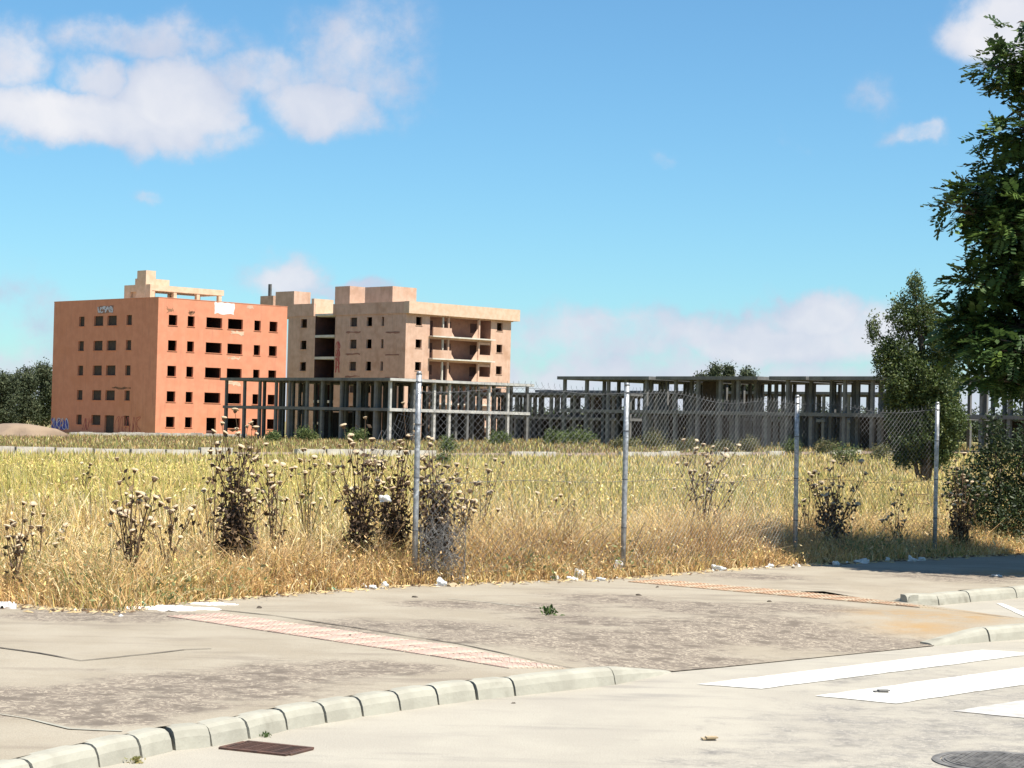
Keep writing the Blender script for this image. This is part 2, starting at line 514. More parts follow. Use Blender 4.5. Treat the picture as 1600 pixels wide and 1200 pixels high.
def inpoly(x, y, poly):
    c = np.zeros(np.shape(x), bool)
    n = len(poly)
    for i in range(n):
        x1, y1 = poly[i]; x2, y2 = poly[(i + 1) % n]
        if y1 == y2: continue
        k = ((y1 > y) != (y2 > y)) & (x < (x2 - x1) * (y - y1) / (y2 - y1) + x1)
        c ^= k
    return c


gx, gy = np.meshgrid(np.arange(-9.3, 13.8, .14), np.arange(7.1, 29, .14))
gx = (gx + rng.uniform(-.03, .03, gx.shape)).ravel(); gy = (gy + rng.uniform(-.03, .03, gy.shape)).ravel()
keep = inpoly(gx, gy, outline) & (segdist(gx, gy, pit[0], pit[2]) > .4)
gx, gy = gx[keep], gy[keep]
pts = [Vector(p) for p in outline] + [Vector(p) for p in pit] + [Vector((a, b)) for a, b in zip(gx, gy)]
no = len(outline)
ed = [(i, (i + 1) % no) for i in range(no)] + [(no + i, no + (i + 1) % 4) for i in range(4)]
vo, _, fo, *_ = delaunay_2d_cdt(pts, ed, [], 0, 1e-5)
vo = np.array([tuple(v) for v in vo]); fo = np.array([f for f in fo if len(f) == 3])
cc = vo[fo].mean(1)
fo = fo[inpoly(cc[:, 0], cc[:, 1], outline) & ~inpoly(cc[:, 0], cc[:, 1], pit)]
wear = np.zeros(len(vo))
for (a, b, r) in [(560, 985, .5), (700, 985, .5), (760, 1000, .5), (880, 1000, .6), (900, 975, .5), (1000, 1000, .6), (1100, 985, .7), (1200, 980, .7), (1300, 990, .7),
                  (1100, 955, .6), (850, 955, .5), (1000, 1025, .5), (1390, 995, .5), (1100, 1020, .5), (1250, 955, .5), (300, 1075, .5), (450, 1060, .5), (150, 1090, .4), (250, 1105, .35),
                  (80, 1110, .4), (560, 1050, .4), (400, 1085, .4), (20, 1095, .4), (170, 1130, .3), (620, 1050, .3), (110, 967, .5), (210, 968, .45), (950, 940, .5), (1180, 905, .5),
                  (700, 950, .4), (1500, 905, .8)]:
    c = gp(a, b, .08)
    wear = np.maximum(wear, .70 * np.exp(-((vo[:, 0] - c[0]) ** 2 + (vo[:, 1] - c[1]) ** 2) / (r * r) * .8))
och = np.zeros(len(vo))
for (a, b, r) in [(1440, 985, .35), (1500, 975, .4), (1560, 966, .5), (1400, 970, .35), (1600, 960, .6), (1580, 905, .5)]:
    c = gp(a, b, .04)
    och = np.maximum(och, np.exp(-((vo[:, 0] - c[0]) ** 2 + (vo[:, 1] - c[1]) ** 2) / (r * r)))
Vw = np.column_stack([vo, zwalk(vo[:, 0], vo[:, 1])])
sidewalk = tag(link('sidewalk', tri_mesh('sidewalk', Vw, fo, M['walk'], np.column_stack([wear, och, wear]))), kind='structure')

# road: a fine sheet at z = 0, ends under the sidewalk
rx, ry = np.meshgrid(np.linspace(-40, 40, 200), np.linspace(-1, 1, 90))
RV = []
for j, t in enumerate(np.linspace(0, 1, 90)):
    yb = yback(np.linspace(-40, 40, 200)) - 1.25
    yb = np.where(np.linspace(-40, 40, 200) > 3, np.minimum(yb, 29), yb)
    RV.append(np.stack([np.linspace(-40, 40, 200), -25 + (yb + 25) * t ** .5, np.zeros(200)], 1))
RV = np.concatenate(RV)
ii = (np.arange(89)[:, None] * 200 + np.arange(199)[None, :]).ravel()
T = np.concatenate([np.stack([ii, ii + 1, ii + 201], 1), np.stack([ii, ii + 201, ii + 200], 1)])
rw = np.zeros(len(RV))
for (a, b, r) in [(1500, 1190, 1.2), (1400, 1160, .9), (1560, 1130, 1.2), (1300, 1120, .6), (1650, 1080, 1.0), (1500, 1060, .6), (1300, 1060, .4), (1150, 1190, .5)]:
    c = gp(a, b, 0)
    rw = np.maximum(rw, .36 * np.exp(-((RV[:, 0] - c[0]) ** 2 + (RV[:, 1] - c[1]) ** 2) / (r * r)))
road = tag(link('road', tri_mesh('road', RV, T, M['road'], np.column_stack([rw, rw * 0, rw]))), kind='structure')


def kerb_stone(p, q, parent, h0=KERB_H, h1=KERB_H, gap=.007, w=KERB_W, mt='kerb', o0=None, o1=None):
    d = (q - p) / np.linalg.norm(q - p)
    nrm = np.array((-d[1], d[0]))
    gap = .009
    a, b = p + d * gap, q - d * gap
    jt = random.uniform(-.004, .004)
    a = a + nrm * jt; b = b + nrm * jt
    mb = MB()
    rings = []
    n = 4
    for k in range(n + 1):
        t = k / n
        c = a + (b - a) * t; h = h0 + (h1 - h0) * t + jt * .6
        prof = [(0, -.1), (0, .0), (.012, .55 * h), (.028, .84 * h), (.05, .97 * h), (.075, h), (w - .006, h), (w, h - .004), (w, -.1)]
        e = .006 if k in (0, n) else 0
        rings.append([(c[0] + nrm[0] * (u + (e if u < .06 else 0)), c[1] + nrm[1] * (u + (e if u < .06 else 0)), z - (e if z > .03 else 0)) for u, z in prof])
    # chamfered ends: pull end rings in
    m = len(rings[0])
    base = len(mb.v)
    for r_ in rings: mb.v += r_
    for k in range(n):
        for j in range(m - 1):
            mb.f.append((base + k * m + j, base + (k + 1) * m + j, base + (k + 1) * m + j + 1, base + k * m + j + 1)); mb.m.append(0)
    mb.f.append(tuple(base + j for j in range(m))[::-1]); mb.m.append(0)
    mb.f.append(tuple(base + n * m + j for j in range(m))); mb.m.append(0)
    return mb.build('kerb_stone', M[mt], parent, smooth=False)


kerb = tag(empty('kerb'), kind='structure')
for p, q in zip(kb[:-1], kb[1:]):
    kerb_stone(p, q, kerb)
kerb_stone(kb[-1], tap_end, kerb, KERB_H, .012)
kerb_stone(rk0, rk1, kerb, .02, KERB_H)
for k in range(5):
    kerb_stone(rk1 + rdir * k, rk1 + rdir * (k + 1), kerb)
kerb2 = tag(empty('driveway_kerb'), kind='structure')
for k, (p, q) in enumerate(zip(dk[:-1], dk[1:])):
    kerb_stone(p, q, kerb2, .05 if k == 0 else KERB_H, KERB_H)

# painted crossing
cross = tag(empty('crosswalk'), kind='structure')
c1a, c1b, c1c = gp(1088, 1070)[:2], gp(1190, 1077)[:2], gp(1535, 1016)[:2]
dv = (c1c - c1a); ln_ = np.linalg.norm(dv); dv /= ln_


def sheet(name, poly, z, mt, parent, jit=.012, step=.12):
    P = []
    n = len(poly)
    for i in range(n):
        a, b = poly[i], poly[(i + 1) % n]
        k = max(1, int(np.linalg.norm(b - a) / step))
        for t in range(k):
            P.append(a + (b - a) * t / k + rng.uniform(-jit, jit, 2))
    zz = z if callable(z) else (lambda x, y: z)
    mb = MB()
    mb.v = [(p[0], p[1], float(zz(p[0], p[1]))) for p in P]; mb.f = [tuple(range(len(P)))]; mb.m = [0]
    return mb.build(name, M[mt], parent)


for a, b, m in ((c1a, c1b, 'paint'), (gp(1275, 1088)[:2], gp(1400, 1100)[:2], 'paint'), (gp(1490, 1112)[:2], gp(1625, 1125)[:2], 'paint_worn')):
    sheet('stripe', [a, b, b + dv * ln_, a + dv * ln_], .004, m, cross, jit=.008)
sheet('stripe', [gp(1556, 943)[:2], gp(1566, 943)[:2], gp(1612, 962)[:2], gp(1600, 964)[:2]], .004, 'paint', cross, jit=.004)


# ------------------------------------------------------------------ tile strips in the sidewalk
def tile_strip(name, a0, a1, across, tile, mt, wide):
    root = tag(empty(name), kind='structure')
    d = (a1 - a0); ll = np.linalg.norm(d); d /= ll
    nrm = np.array((-d[1], d[0]))
    if nrm @ (across - a0) < 0: nrm = -nrm
    n = int(ll / tile)
    meshes = []
    rib = math.pi / 2 - (math.atan2(d[1], d[0]) + math.pi / 2)
    for k in range(4):
        mb = MB()
        h = tile / 2 - .003
        mb.box(-h, h, -h, h, -.03, .006)
        ca = math.cos(rib); sa = math.sin(rib); pt_ = .036
        for r_ in range(-9, 10):
            c = r_ * pt_ + .002 * k
            ts = []                                           # clip the rib's centre line to the tile
            for ax in (0, 1):
                o0 = (-sa * c, ca * c)[ax]; dd = (ca, sa)[ax]
                if abs(dd) > 1e-6: ts += [((-h + .004) - o0) / dd, ((h - .004) - o0) / dd]
            ts = [(min(ts[0], ts[1]), max(ts[0], ts[1])), (min(ts[2], ts[3]), max(ts[2], ts[3]))]
            t0, t1 = max(ts[0][0], ts[1][0]), min(ts[0][1], ts[1][1])
            if t1 - t0 < .02: continue
            w = .012; i0 = len(mb.v)
            for z_ in (.0055, .0105 - .0006 * k):
                for t_, o_ in ((t0, -w), (t1, -w), (t1, w), (t0, w)):
                    mb.v.append((ca * t_ - sa * (c + o_), sa * t_ + ca * (c + o_), z_))
            for f_ in ((4, 5, 6, 7), (0, 1, 5, 4), (1, 2, 6, 5), (2, 3, 7, 6), (3, 0, 4, 7)):
                mb.f.append(tuple(i0 + q_ for q_ in f_)); mb.m.append(0)
        meshes.append(mb.mesh('tile', M[mt]))
    rz = math.atan2(d[1], d[0]) + math.pi / 2
    for i in range(n):
        for j in range(wide):
            c = a0 + d * tile * (i + .5) + nrm * tile * (j + .5)
            z = float(zwalk(c[0], c[1])) - .002 + random.uniform(0, .0025)
            g = .1
            nx_ = -(float(zwalk(c[0] + g, c[1])) - float(zwalk(c[0] - g, c[1]))) / (2 * g)
            ny_ = -(float(zwalk(c[0], c[1] + g)) - float(zwalk(c[0], c[1] - g))) / (2 * g)
            o = link('tile', random.choice(meshes), root, (c[0], c[1], z))
            q = Vector((nx_ + random.uniform(-.006, .006), ny_ + random.uniform(-.006, .006), 1)).normalized().rotation_difference(Vector((0, 0, 1))).inverted()
            o.rotation_euler = (q @ Matrix.Rotation(rz, 3, 'Z').to_quaternion()).to_euler()
    return root


s1a, s1b = gp(345, 957, .115)[:2], gp(912, 1037, .115)[:2]
tile_strip('pink_tile_strip', s1a, s1b, gp(235, 957, .115)[:2], .25, 'tile', 2)
s2a, s2b = gp(1030, 905, .115)[:2], gp(1500, 957, .05)[:2]
tile_strip('ochre_tile_strip', s2a, s2b, gp(1100, 940, .1)[:2], .25, 'tile2', 2)
s2c = gp(1600, 972, .02)[:2]


def joint(pxs, w, parent, mt='dark', z=.11, jit=.006):
    P = []
    for (a, b) in pxs:
        P.append(gp(a, b, z)[:2])
    Q = []
    for p, q in zip(P[:-1], P[1:]):
        k = max(1, int(np.linalg.norm(q - p) / .15))
        Q += [p + (q - p) * t / k for t in range(k)]
    Q.append(P[-1])
    mb = MB()
    for k, p in enumerate(Q):
        t = Q[min(k + 1, len(Q) - 1)] - Q[max(k - 1, 0)]; t = t / np.linalg.norm(t)
        nn = np.array((-t[1], t[0])) * w * random.uniform(.3, 1.0) * .5
        p = p + rng.uniform(-jit, jit, 2)
        for s_ in (1, -1):
            c = p + nn * s_
            mb.v.append((c[0], c[1], float(zwalk(c[0], c[1])) + .005))
    for k in range(len(Q) - 1):
        mb.f.append((2 * k, 2 * k + 1, 2 * k + 3, 2 * k + 2)); mb.m.append(0)
    return mb.build('joint', M[mt], parent)


joint([(345, 953), (430, 962), (540, 978), (700, 1003), (830, 1022), (905, 1034)], .03, sidewalk)
joint([(1383, 940), (1450, 951), (1530, 961), (1604, 969)], .04, sidewalk, z=.03)
joint([(-20, 1009), (60, 1020), (125, 1032), (200, 1025), (290, 1015), (330, 1013)], .028, sidewalk)
joint([(-20, 1112), (40, 1122), (110, 1138), (190, 1142)], .03, sidewalk, mt='kerb')
joint([(700, 935), (760, 941), (850, 951), (870, 953)], .03, sidewalk, mt='kerb')
joint([(1420, 895), (1470, 900), (1520, 903)], .03, sidewalk, z=.11)

# open pit where a cover is missing
pr = tag(empty('open_utility_pit', (0, 0, 0)), 'open rectangular pit with its cover missing in the concrete sidewalk', 'pit')
mb = MB()
zpit = float(min(zwalk(p[0], p[1]) for p in pit)) - .002
for i in range(4):
    a, b = pit[i], pit[(i + 1) % 4]
    mb.quad((a[0], a[1], zpit), (b[0], b[1], zpit), (b[0], b[1], -.055), (a[0], a[1], -.055))
mb.build('pit_wall', M['pit'], pr)  # dark colour stands in for the shade down in the hole
mb = MB(); mb.quad(*[(p[0], p[1], .012) for p in pit]); mb.build('pit_floor', M['pit'], pr)
# storm drain grate in the gutter
g0, g1, g2, g3 = [gp(a, b, .004)[:2] for a, b in ((334, 1170), (395, 1158), (508, 1166), (428, 1184))]
gc = (g0 + g1 + g2 + g3) / 4
gu = (g3 - g0 + g2 - g1) / 2; gv = (g1 - g0 + g2 - g3) / 2
gw, gh = np.linalg.norm(gu), np.linalg.norm(gv)
dr = tag(empty('storm_drain', (gc[0], gc[1], 0), math.atan2(gu[1], gu[0])), 'rusty square storm drain grate in the gutter below the kerb', 'drain')
mb = MB(); w = gw / 2; h = w * .62
for a in (-1, 1):
    mb.box(-w, w, a * h - .014, a * h + .014, -.03, .010)
    mb.box(a * w - .014, a * w + .014, -h + .015, h - .015, -.03, .009)
mb.build('frame', M['rust'], dr)
mb = MB(); mb.box(-w + .014, w - .014, -h + .014, h - .014, -.03, .0035); mb.build('dark_backing', M['pit'], dr)  # dark sheet below the grate bars
mb = MB(); mb.box(-w + .016, w - .016, -.006, .006, .001, .0085)
bar = mb.mesh('bar', M['rust'])
nb = 9
for k in range(nb):
    link('bar', bar, dr, (0, -h + 2 * h * (k + .5) / nb, 0))
mb = MB(); mb.box(-.007, .007, -h + .016, h - .016, .001, .0072); cb_ = mb.mesh('cross_bar', M['rust'])
for k in range(5):
    link('cross_bar', cb_, dr, (-w + 2 * w * (k + .5) / 5, 0, 0))

# manhole
mc = gp(1566, 1192, 0)
mh = tag(empty('manhole', (mc[0], mc[1], 0)), 'round iron manhole cover with raised grid at the lower right of the road', 'manhole')
mb = MB(); mb.lathe([(.34, .0), (.34, .006), (.30, .006), (.30, .001)], 48); mb.build('ring', M['iron'], mh)
mb = MB(); mb.lathe([(.292, .0), (.292, .005), (.28, .0055), (.001, .0055)], 48); mb.build('cover', M['iron'], mh)
mb = MB()
for i in range(-8, 9):
    for j in range(-8, 9):
        x, y = i * .033 + (j % 2) * .016, j * .033
        if x * x + y * y < .265 ** 2:
            mb.box(x - .011, x + .011, y - .009, y + .009, .0053, .0105)
tag(mb.build('stud', M['iron'], mh), kind='stuff')
mb = MB(); mb.lathe([(.278, .0055), (.278, .010), (.266, .010), (.266, .0055)], 48); mb.build('rim', M['iron'], mh)


# ------------------------------------------------------------------ far road, kerb, rubble
fk = [np.array(gp(a, b, .02)[:2]) for a, b in ((100, 708), (850, 713))]
fd = np.array((.615, .789)); P0 = np.array((-18.5, 83.0))
trk = MB()
for k in range(40):
    a = P0 + fd * (-30 + k * 4); b = P0 + fd * (-30 + (k + 1) * 4)
    nn = np.array((-fd[1], fd[0]))
    q = [a + nn * .3, b + nn * .3, b + nn * 8, a + nn * 8]
    trk.quad(*[(p[0], p[1], float(terrain(p[0], p[1])) + .05) for p in q])
tag(trk.build('dirt_track', M['track']), kind='structure')
fkr = tag(empty('far_kerb'), kind='structure')
mb = MB(); mb.box(-.95, .95, -.11, .11, -.3, .33); ms = mb.mesh('kerb_stone', M['farkerb'])
for k in range(44):
    s_ = k * 2.0 - 7
    if k in (9, 10, 16, 17, 18, 21, 22, 23, 27, 28, 31, 33, 34, 38, 41): continue
    c = P0 + fd * s_
    o = link('kerb_stone', ms, fkr, (c[0], c[1], float(terrain(c[0], c[1])) + random.uniform(-.10, .02)), math.atan2(fd[1], fd[0]) + random.uniform(-.02, .02))


def blob_mesh(name, mt, r=(1, 1, 1), rough=.25, seed=0, sub=2, smooth=False, mats=None):
    import bmesh
    bm = bmesh.new(); bmesh.ops.create_icosphere(bm, subdivisions=sub, radius=1)
    rr = random.Random(seed)
    ph = [rr.uniform(0, 6) for _ in range(6)]
    for v in bm.verts:
        c = v.co
        k = 1 + rough * (math.sin(c.x * 3.1 + ph[0]) * math.sin(c.y * 3.7 + ph[1]) + .7 * math.sin(c.z * 5.1 + ph[2] + c.x * 2) + .5 * math.sin(c.y * 8 + ph[3]) * math.sin(c.x * 7 + ph[4])) + rr.uniform(-rough, rough) * .35
        v.co = Vector((c.x * r[0] * k, c.y * r[1] * k, max(c.z, -.45) * r[2] * k))
    me = bpy.data.meshes.new(name); bm.to_mesh(me); bm.free()
    me.materials.append(mt)
    if smooth: me.polygons.foreach_set('use_smooth', [True] * len(me.polygons))
    return me


mb = MB()
for k in range(260):
    px = random.uniform(120, 380); c = yd(px, 682, 236 + random.uniform(-2, 3))
    z = float(terrain(c[0], c[1])); s_ = random.uniform(.15, .5)
    mb.box(c[0] - s_ * 1.6, c[0] + s_, c[1] - s_, c[1] + s_, z - .1, z + s_ * random.uniform(.5, .9))
tag(mb.build('rubble', M['farkerb']), kind='stuff')
for px, py, Y, r, lab in ((25, 672, 205, (5.0, 4, 1.25), 'low mound of ochre earth at the far left before the dark trees'),):
    c = yd(px, py, Y); c[2] = float(terrain(c[0], c[1]))
    tag(link('earth_mound', blob_mesh('earth_mound', M['track'], r, .1, 3, 3, True), None, c), lab, 'mound')


# ------------------------------------------------------------------ buildings
def fp(face, u, d, z):
    return (u, d, z) if face == 'lit' else (d, u, z)


def holed_wall(name, face, u0, u1, z0, z1, holes, mt, parent, d=0.0):
    us = sorted(set([u0, u1] + [h[0] for h in holes] + [h[1] for h in holes]))
    zs = sorted(set([z0, z1] + [h[2] for h in holes] + [h[3] for h in holes]))
    mb = MB()
    for a, b in zip(us[:-1], us[1:]):
        for c, e in zip(zs[:-1], zs[1:]):
            mu, mz = (a + b) / 2, (c + e) / 2
            if any(h[0] < mu < h[1] and h[2] < mz < h[3] for h in holes): continue
            mb.quad(fp(face, a, d, c), fp(face, b, d, c), fp(face, b, d, e), fp(face, a, d, e))
    return mb.build(name, M[mt], parent)


wcache = {}


def window(face, h, mt, parent, infill=None, depth=.3, name='window', sill=True):
    """reveal ring and sill in one opening; the infill, if any, is a sub-part"""
    wd_, ht = h[1] - h[0], h[3] - h[2]
    key = (face, round(wd_, 3), round(ht, 3), mt, infill, depth)
    if key not in wcache:
        mb = MB(); a, t = wd_ / 2, .05

        def bx(u0, u1, d0, d1, z0, z1, m=0):
            if face == 'lit': mb.box(u0, u1, d0, d1, z0, z1, m)
            else: mb.box(d0, d1, u0, u1, z0, z1, m)
        bx(-a - .02, -a + t, -.006, depth, 0, ht)
        bx(a - t, a + .02, -.006, depth, 0, ht)
        bx(-a + t + .002, a - t - .002, -.006, depth, ht - t, ht + .02)
        if sill: bx(-a - .05, a + .05, -.07, depth, -.06, .0, 0)
        m1 = mb.mesh(name, M[mt])
        m2 = None
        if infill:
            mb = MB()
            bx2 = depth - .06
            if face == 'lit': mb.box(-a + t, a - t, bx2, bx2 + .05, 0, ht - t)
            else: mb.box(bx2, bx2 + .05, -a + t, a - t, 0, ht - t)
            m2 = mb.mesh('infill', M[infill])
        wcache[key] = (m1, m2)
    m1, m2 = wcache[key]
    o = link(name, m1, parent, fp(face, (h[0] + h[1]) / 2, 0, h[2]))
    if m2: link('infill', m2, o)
    return o


def bxp(name, mt, parent, *b):
    mb = MB(); mb.box(*b); return mb.build(name, M[mt], parent)


# --- orange block
CA = yd(245, 570, 244.0)
bA = tag(empty('apartment_block', (CA[0], CA[1], 0), TH), 'orange rendered five storey block with empty windows, its left face in shade', 'building')
A1, A2, AZ = 19.75, 22.3, 15.9
rows = [13.97 - 3.055 * k for k in range(5)]
lit_u = [(1.5, 2.85), (4.3, 5.42), (7.1, 9.6), (10.4, 12.8), (14.5, 15.6), (16.9, 18.25)]
sh_u = [(5.3, 6.5), (8.45, 10.55), (11.35, 13.4), (15.4, 16.7)]
hl, hs = [], []
for r_, zt in enumerate(rows):
    for k, (a, b) in enumerate(lit_u):
        z0 = zt - 1.3
        if r_ == 4 and k == 2: a, b, z0 = 7.5, 9.05, -.35
        hl.append((a, b, z0, zt, r_, k))
    for k, (a, b) in enumerate(sh_u):
        z0 = zt - 1.27
        if r_ == 4 and k == 1: z0 = -.6
        hs.append((a, b, z0, zt, r_, k))
holed_wall('wall', 'lit', 0, A1, -1.4, AZ, hl, 'orange', bA)
holed_wall('wall', 'shade', 0, A2, -1.4, AZ, hs, 'orange', bA)
mb = MB(); mb.quad((A1, 0, -1.4), (A1, A2, -1.4), (A1, A2, AZ), (A1, 0, AZ)); mb.build('wall', M['orange'], bA)
mb = MB(); mb.quad((0, A2, -1.4), (A1, A2, -1.4), (A1, A2, AZ), (0, A2, AZ)); mb.build('wall', M['orange'], bA)
for h in hl:
    isd = h[4] == 4 and h[5] == 2
    half = (h[4], h[5]) in ((1, 3),)
    window('lit', h, 'orange', bA, None, .28, 'doorway' if isd else 'window', not isd)
for h in hs:
    isd = h[4] == 4 and h[5] in (1,)
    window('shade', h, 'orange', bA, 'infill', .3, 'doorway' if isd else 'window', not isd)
for k in range(5):
    z = 12.1 - 3.055 * k + .9 - .3
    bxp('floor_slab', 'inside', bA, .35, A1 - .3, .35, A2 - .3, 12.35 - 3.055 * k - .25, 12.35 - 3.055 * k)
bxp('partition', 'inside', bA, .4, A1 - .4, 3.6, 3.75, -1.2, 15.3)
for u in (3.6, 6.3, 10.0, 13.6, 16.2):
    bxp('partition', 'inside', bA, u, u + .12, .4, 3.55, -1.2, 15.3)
bxp('roof', 'roofb', bA, .02, A1 - .02, .02, A2 - .02, 15.35, 15.6)
mb = MB()
mb.box(-.03, A1 + .03, -.03, .25, AZ, AZ + .06); mb.box(-.03, .25, .25, A2 + .03, AZ, AZ + .06)
mb.build('parapet_cap', M['orange'], bA)
# roof storey: chimney block, wall and the long open gallery


def rp(px, py, C, d_along, e):
    """u along e for a facade parallel plane shifted by d_along on the other axis"""
    d = ray(px, py); A_ = np.array([[d[0], -e[0]], [d[1], -e[1]]])
    o_ = E2 if e is E1 else E1
    c0 = C[:2] + o_ * d_along
    t, u = np.linalg.solve(A_, c0)
    return u, 1.6 + d[2] * t


Z1 = lambda x, y: (60 + x / 4, 400 + y / 4)
Z2 = lambda x, y: (400 + x / 3.636, 400 + y / 3.636)
dS = 5.0
u0, _ = rp(*Z1(712, 150), CA, dS, E1); u1, zt0 = rp(*Z1(1160, 225), CA, dS, E1)
_, ztop = rp(*Z1(720, 180), CA, dS, E1); _, zbot = rp(*Z1(720, 215), CA, dS, E1)
_, zgb = rp(*Z1(720, 262), CA, dS, E1)
rs = empty('roof_storey', (0, 0, 0), 0, bA)
mb = MB(); mb.box(u0, u1, dS, dS + 4.5, zbot, ztop); mb.build('gallery_roof', M['roofb'], rs)
for f in (.0, .3, .62, .93):
    bxp('pillar', 'roofb', rs, u0 + (u1 - u0) * f, u0 + (u1 - u0) * f + .45, dS + .05, dS + .5, 15.6, zbot)
for f in (.05, .5, .9):
    bxp('pillar', 'roofb', rs, u0 + (u1 - u0) * f, u0 + (u1 - u0) * f + .45, dS + 4.0, dS + 4.4, 15.6, zbot)
bxp('low_wall', 'white', rs, u0 + .5, u1 - .5, dS + .1, dS + .3, 15.6, 15.95)
v0, _ = rp(*Z1(712, 200), CA, u0, E2); v1, zw = rp(*Z1(550, 185), CA, u0, E2)
vc0, zc = rp(*Z1(688, 90), CA, u0, E2); vc1, _ = rp(*Z1(633, 90), CA, u0, E2)
hh = rp(*Z1(622, 255), CA, u0, E2)[0], rp(*Z1(588, 225), CA, u0, E2)[0]
hz = rp(*Z1(600, 226), CA, u0, E2)[1]
mb = MB()
mb.box(u0 - .3, u0 - .02, v0, hh[0], 15.6, zw); mb.box(u0 - .3, u0 - .02, hh[1], v1, 15.6, zw); mb.box(u0 - .3, u0 - .02, hh[0], hh[1], hz, zw)
mb.build('stair_wall', M['roofb'], rs)
bxp('stair_wall', 'roofb', rs, u0, u0 + 1.2, vc1 + .3, v1, 15.6, zw - .02)
bxp('chimney', 'roofb', rs, u0 - .34, u0 + 1.1, vc0, vc1, 15.6, zc)
_, zk = rp(*Z1(760, 148), CA, dS, E1)
bxp('water_tank_base', 'roofb', rs, u0 + .3, u0 + 4.0, dS + 2, dS + 4, ztop, zk + .2)


def patch(name, face, uz, mt, parent, d=-.012, n=26, jag=.15, seed=1):
    """irregular flake of plaster or stain on a facade: uz=(u0,u1,z0,z1)"""
    rr = random.Random(seed)
    a, b, c, e = uz
    P = []
    per = [(a + (b - a) * t / 6, e) for t in range(7)] + [(b, e + (c - e) * t / 5) for t in range(1, 6)] + [(b + (a - b) * t / 6, c) for t in range(1, 7)] + [(a, c + (e - c) * t / 5) for t in range(1, 5)]
    for (u, z) in per:
        P.append((u + rr.uniform(-jag, jag), z + rr.uniform(-jag, jag)))
    mb = MB()
    mb.v = [fp(face, u, d, z) for u, z in P] + [fp(face, u, d + .01, z) for u, z in P]
    n_ = len(P); mb.f = [tuple(range(n_))] + [(i, (i + 1) % n_, n_ + (i + 1) % n_, n_ + i) for i in range(n_)]; mb.m = [0] * (n_ + 1)
    return mb.build(name, M[mt], parent)


patch('plaster_patch', 'lit', (8.3, 11.35, 14.45, 15.85), 'white', bA, jag=.1, seed=2)
patch('plaster_patch', 'lit', (11.0, 12.9, 12.0, 12.45), 'roofb', bA, jag=.16, seed=3)
patch('plaster_patch', 'lit', (10.5, 12.4, 9.0, 9.25), 'roofb', bA, jag=.14, seed=4)
patch('plaster_patch', 'lit', (10.6, 12.6, 5.75, 6.2), 'roofb', bA, jag=.14, seed=5)
patch('plaster_patch', 'lit', (13.3, 14.3, 15.35, 15.7), 'beige', bA, jag=.1, seed=6)
patch('soot_stain', 'lit', (1.3, 2.3, 14.25, 14.75), 'soot', bA, jag=.22, seed=8)
patch('soot_stain', 'lit', (4.5, 5.3, 14.15, 14.55), 'soot', bA, jag=.2, seed=9)
patch('soot_stain', 'shade', (5.2, 9.0, 4.95, 5.15), 'soot', bA, jag=.1, seed=10)


def scribble(name, face, uz, n, mt, parent, w=.09, seed=1, d=-.02):
    rr = random.Random(seed); a, b, c, e = uz; mb = MB()
    for k in range(n):
        cu = a + (b - a) * (k + .5) / n
        hw = (b - a) / n * .6
        P = []
        ph, ph2 = rr.uniform(0, 6), rr.uniform(0, 6)
        fx, fz = rr.choice((1, 1, 2)), rr.choice((1, 2, 3))
        for t in range(13):
            s_ = t / 12 * 5
            P.append((cu + hw * math.sin(s_ * fx + ph), (c + e) / 2 + (e - c) / 2 * math.sin(s_ * fz * .7 + ph2)))
        for i, (p, q) in enumerate(zip(P[:-1], P[1:])):
            t_ = np.array(q) - np.array(p); t_ = t_ / (np.linalg.norm(t_) + 1e-6); nn = np.array((-t_[1], t_[0])) * w / 2
            dd = d - .0009 * (i + 13 * k % 7)
            mb.quad(fp(face, p[0] + nn[0], dd, p[1] + nn[1]), fp(face, p[0] - nn[0], dd, p[1] - nn[1]), fp(face, q[0] - nn[0], dd, q[1] - nn[1]), fp(face, q[0] + nn[0], dd, q[1] + nn[1]))
    return mb.build(name, M[mt], parent)


scribble('graffiti', 'shade', (18.6, 22.0, -.1, 1.1), 6, 'ink', bA, .34, 3)
scribble('graffiti', 'shade', (18.3, 22.1, -.2, 1.2), 6, 'ink3', bA, .10, 5, -.035)
scribble('graffiti', 'shade', (3.0, 8.2, -.3, 1.6), 7, 'ink2', bA, .06, 7)
scribble('graffiti', 'shade', (13.2, 15.2, -.2, 1.3), 3, 'ink2', bA, .06, 8)
patch('faded_banner', 'shade', (9.3, 12.6, 14.25, 15.1), 'loggia', bA, seed=14, jag=.12)
scribble('graffiti', 'shade', (9.4, 12.5, 14.35, 15.05), 6, 'ink3', bA, .16, 12, -.03)

# --- beige block with balconies
CB = yd(*Z2(855, 260), 276.0)
bB = tag(empty('apartment_block', (CB[0], CB[1], 0), TH), 'beige brick shell of an apartment block with open balconies behind the concrete frames', 'building')
B1, BZ0, BZ = 20.25, 16.42, 18.05
brow = [16.1 - 3.06 * k for k in range(6)]
hl = []
for r_, zt in enumerate(brow):
    hl += [(1.8, 3.02, zt - 1.2, zt, 0), (4.45, 16.2, zt - 2.45, zt + .15, 1), (17.35, 18.6, zt - 1.2, zt, 0)]
hs = []
for r_, zt in enumerate(brow):
    hs += [(9.95, 11.45, zt - 1.3, zt, 0), (6.83, 8.04, zt - 1.3, zt, 0), (4.4, 5.0, zt - 1.3, zt, 0)]
holed_wall('wall', 'lit', 0, B1, -1, BZ0, hl, 'beige', bB)
holed_wall('wall', 'shade', 0, 14.6, -1, BZ0, hs, 'beige', bB)
hw_ = [(20.7, 22.15, zt - 1.3 + .0, zt, 0) for zt in brow]
holed_wall('wall', 'shade', 18.9, 24.9, -1, BZ0, hw_, 'beige', bB)
mb = MB()
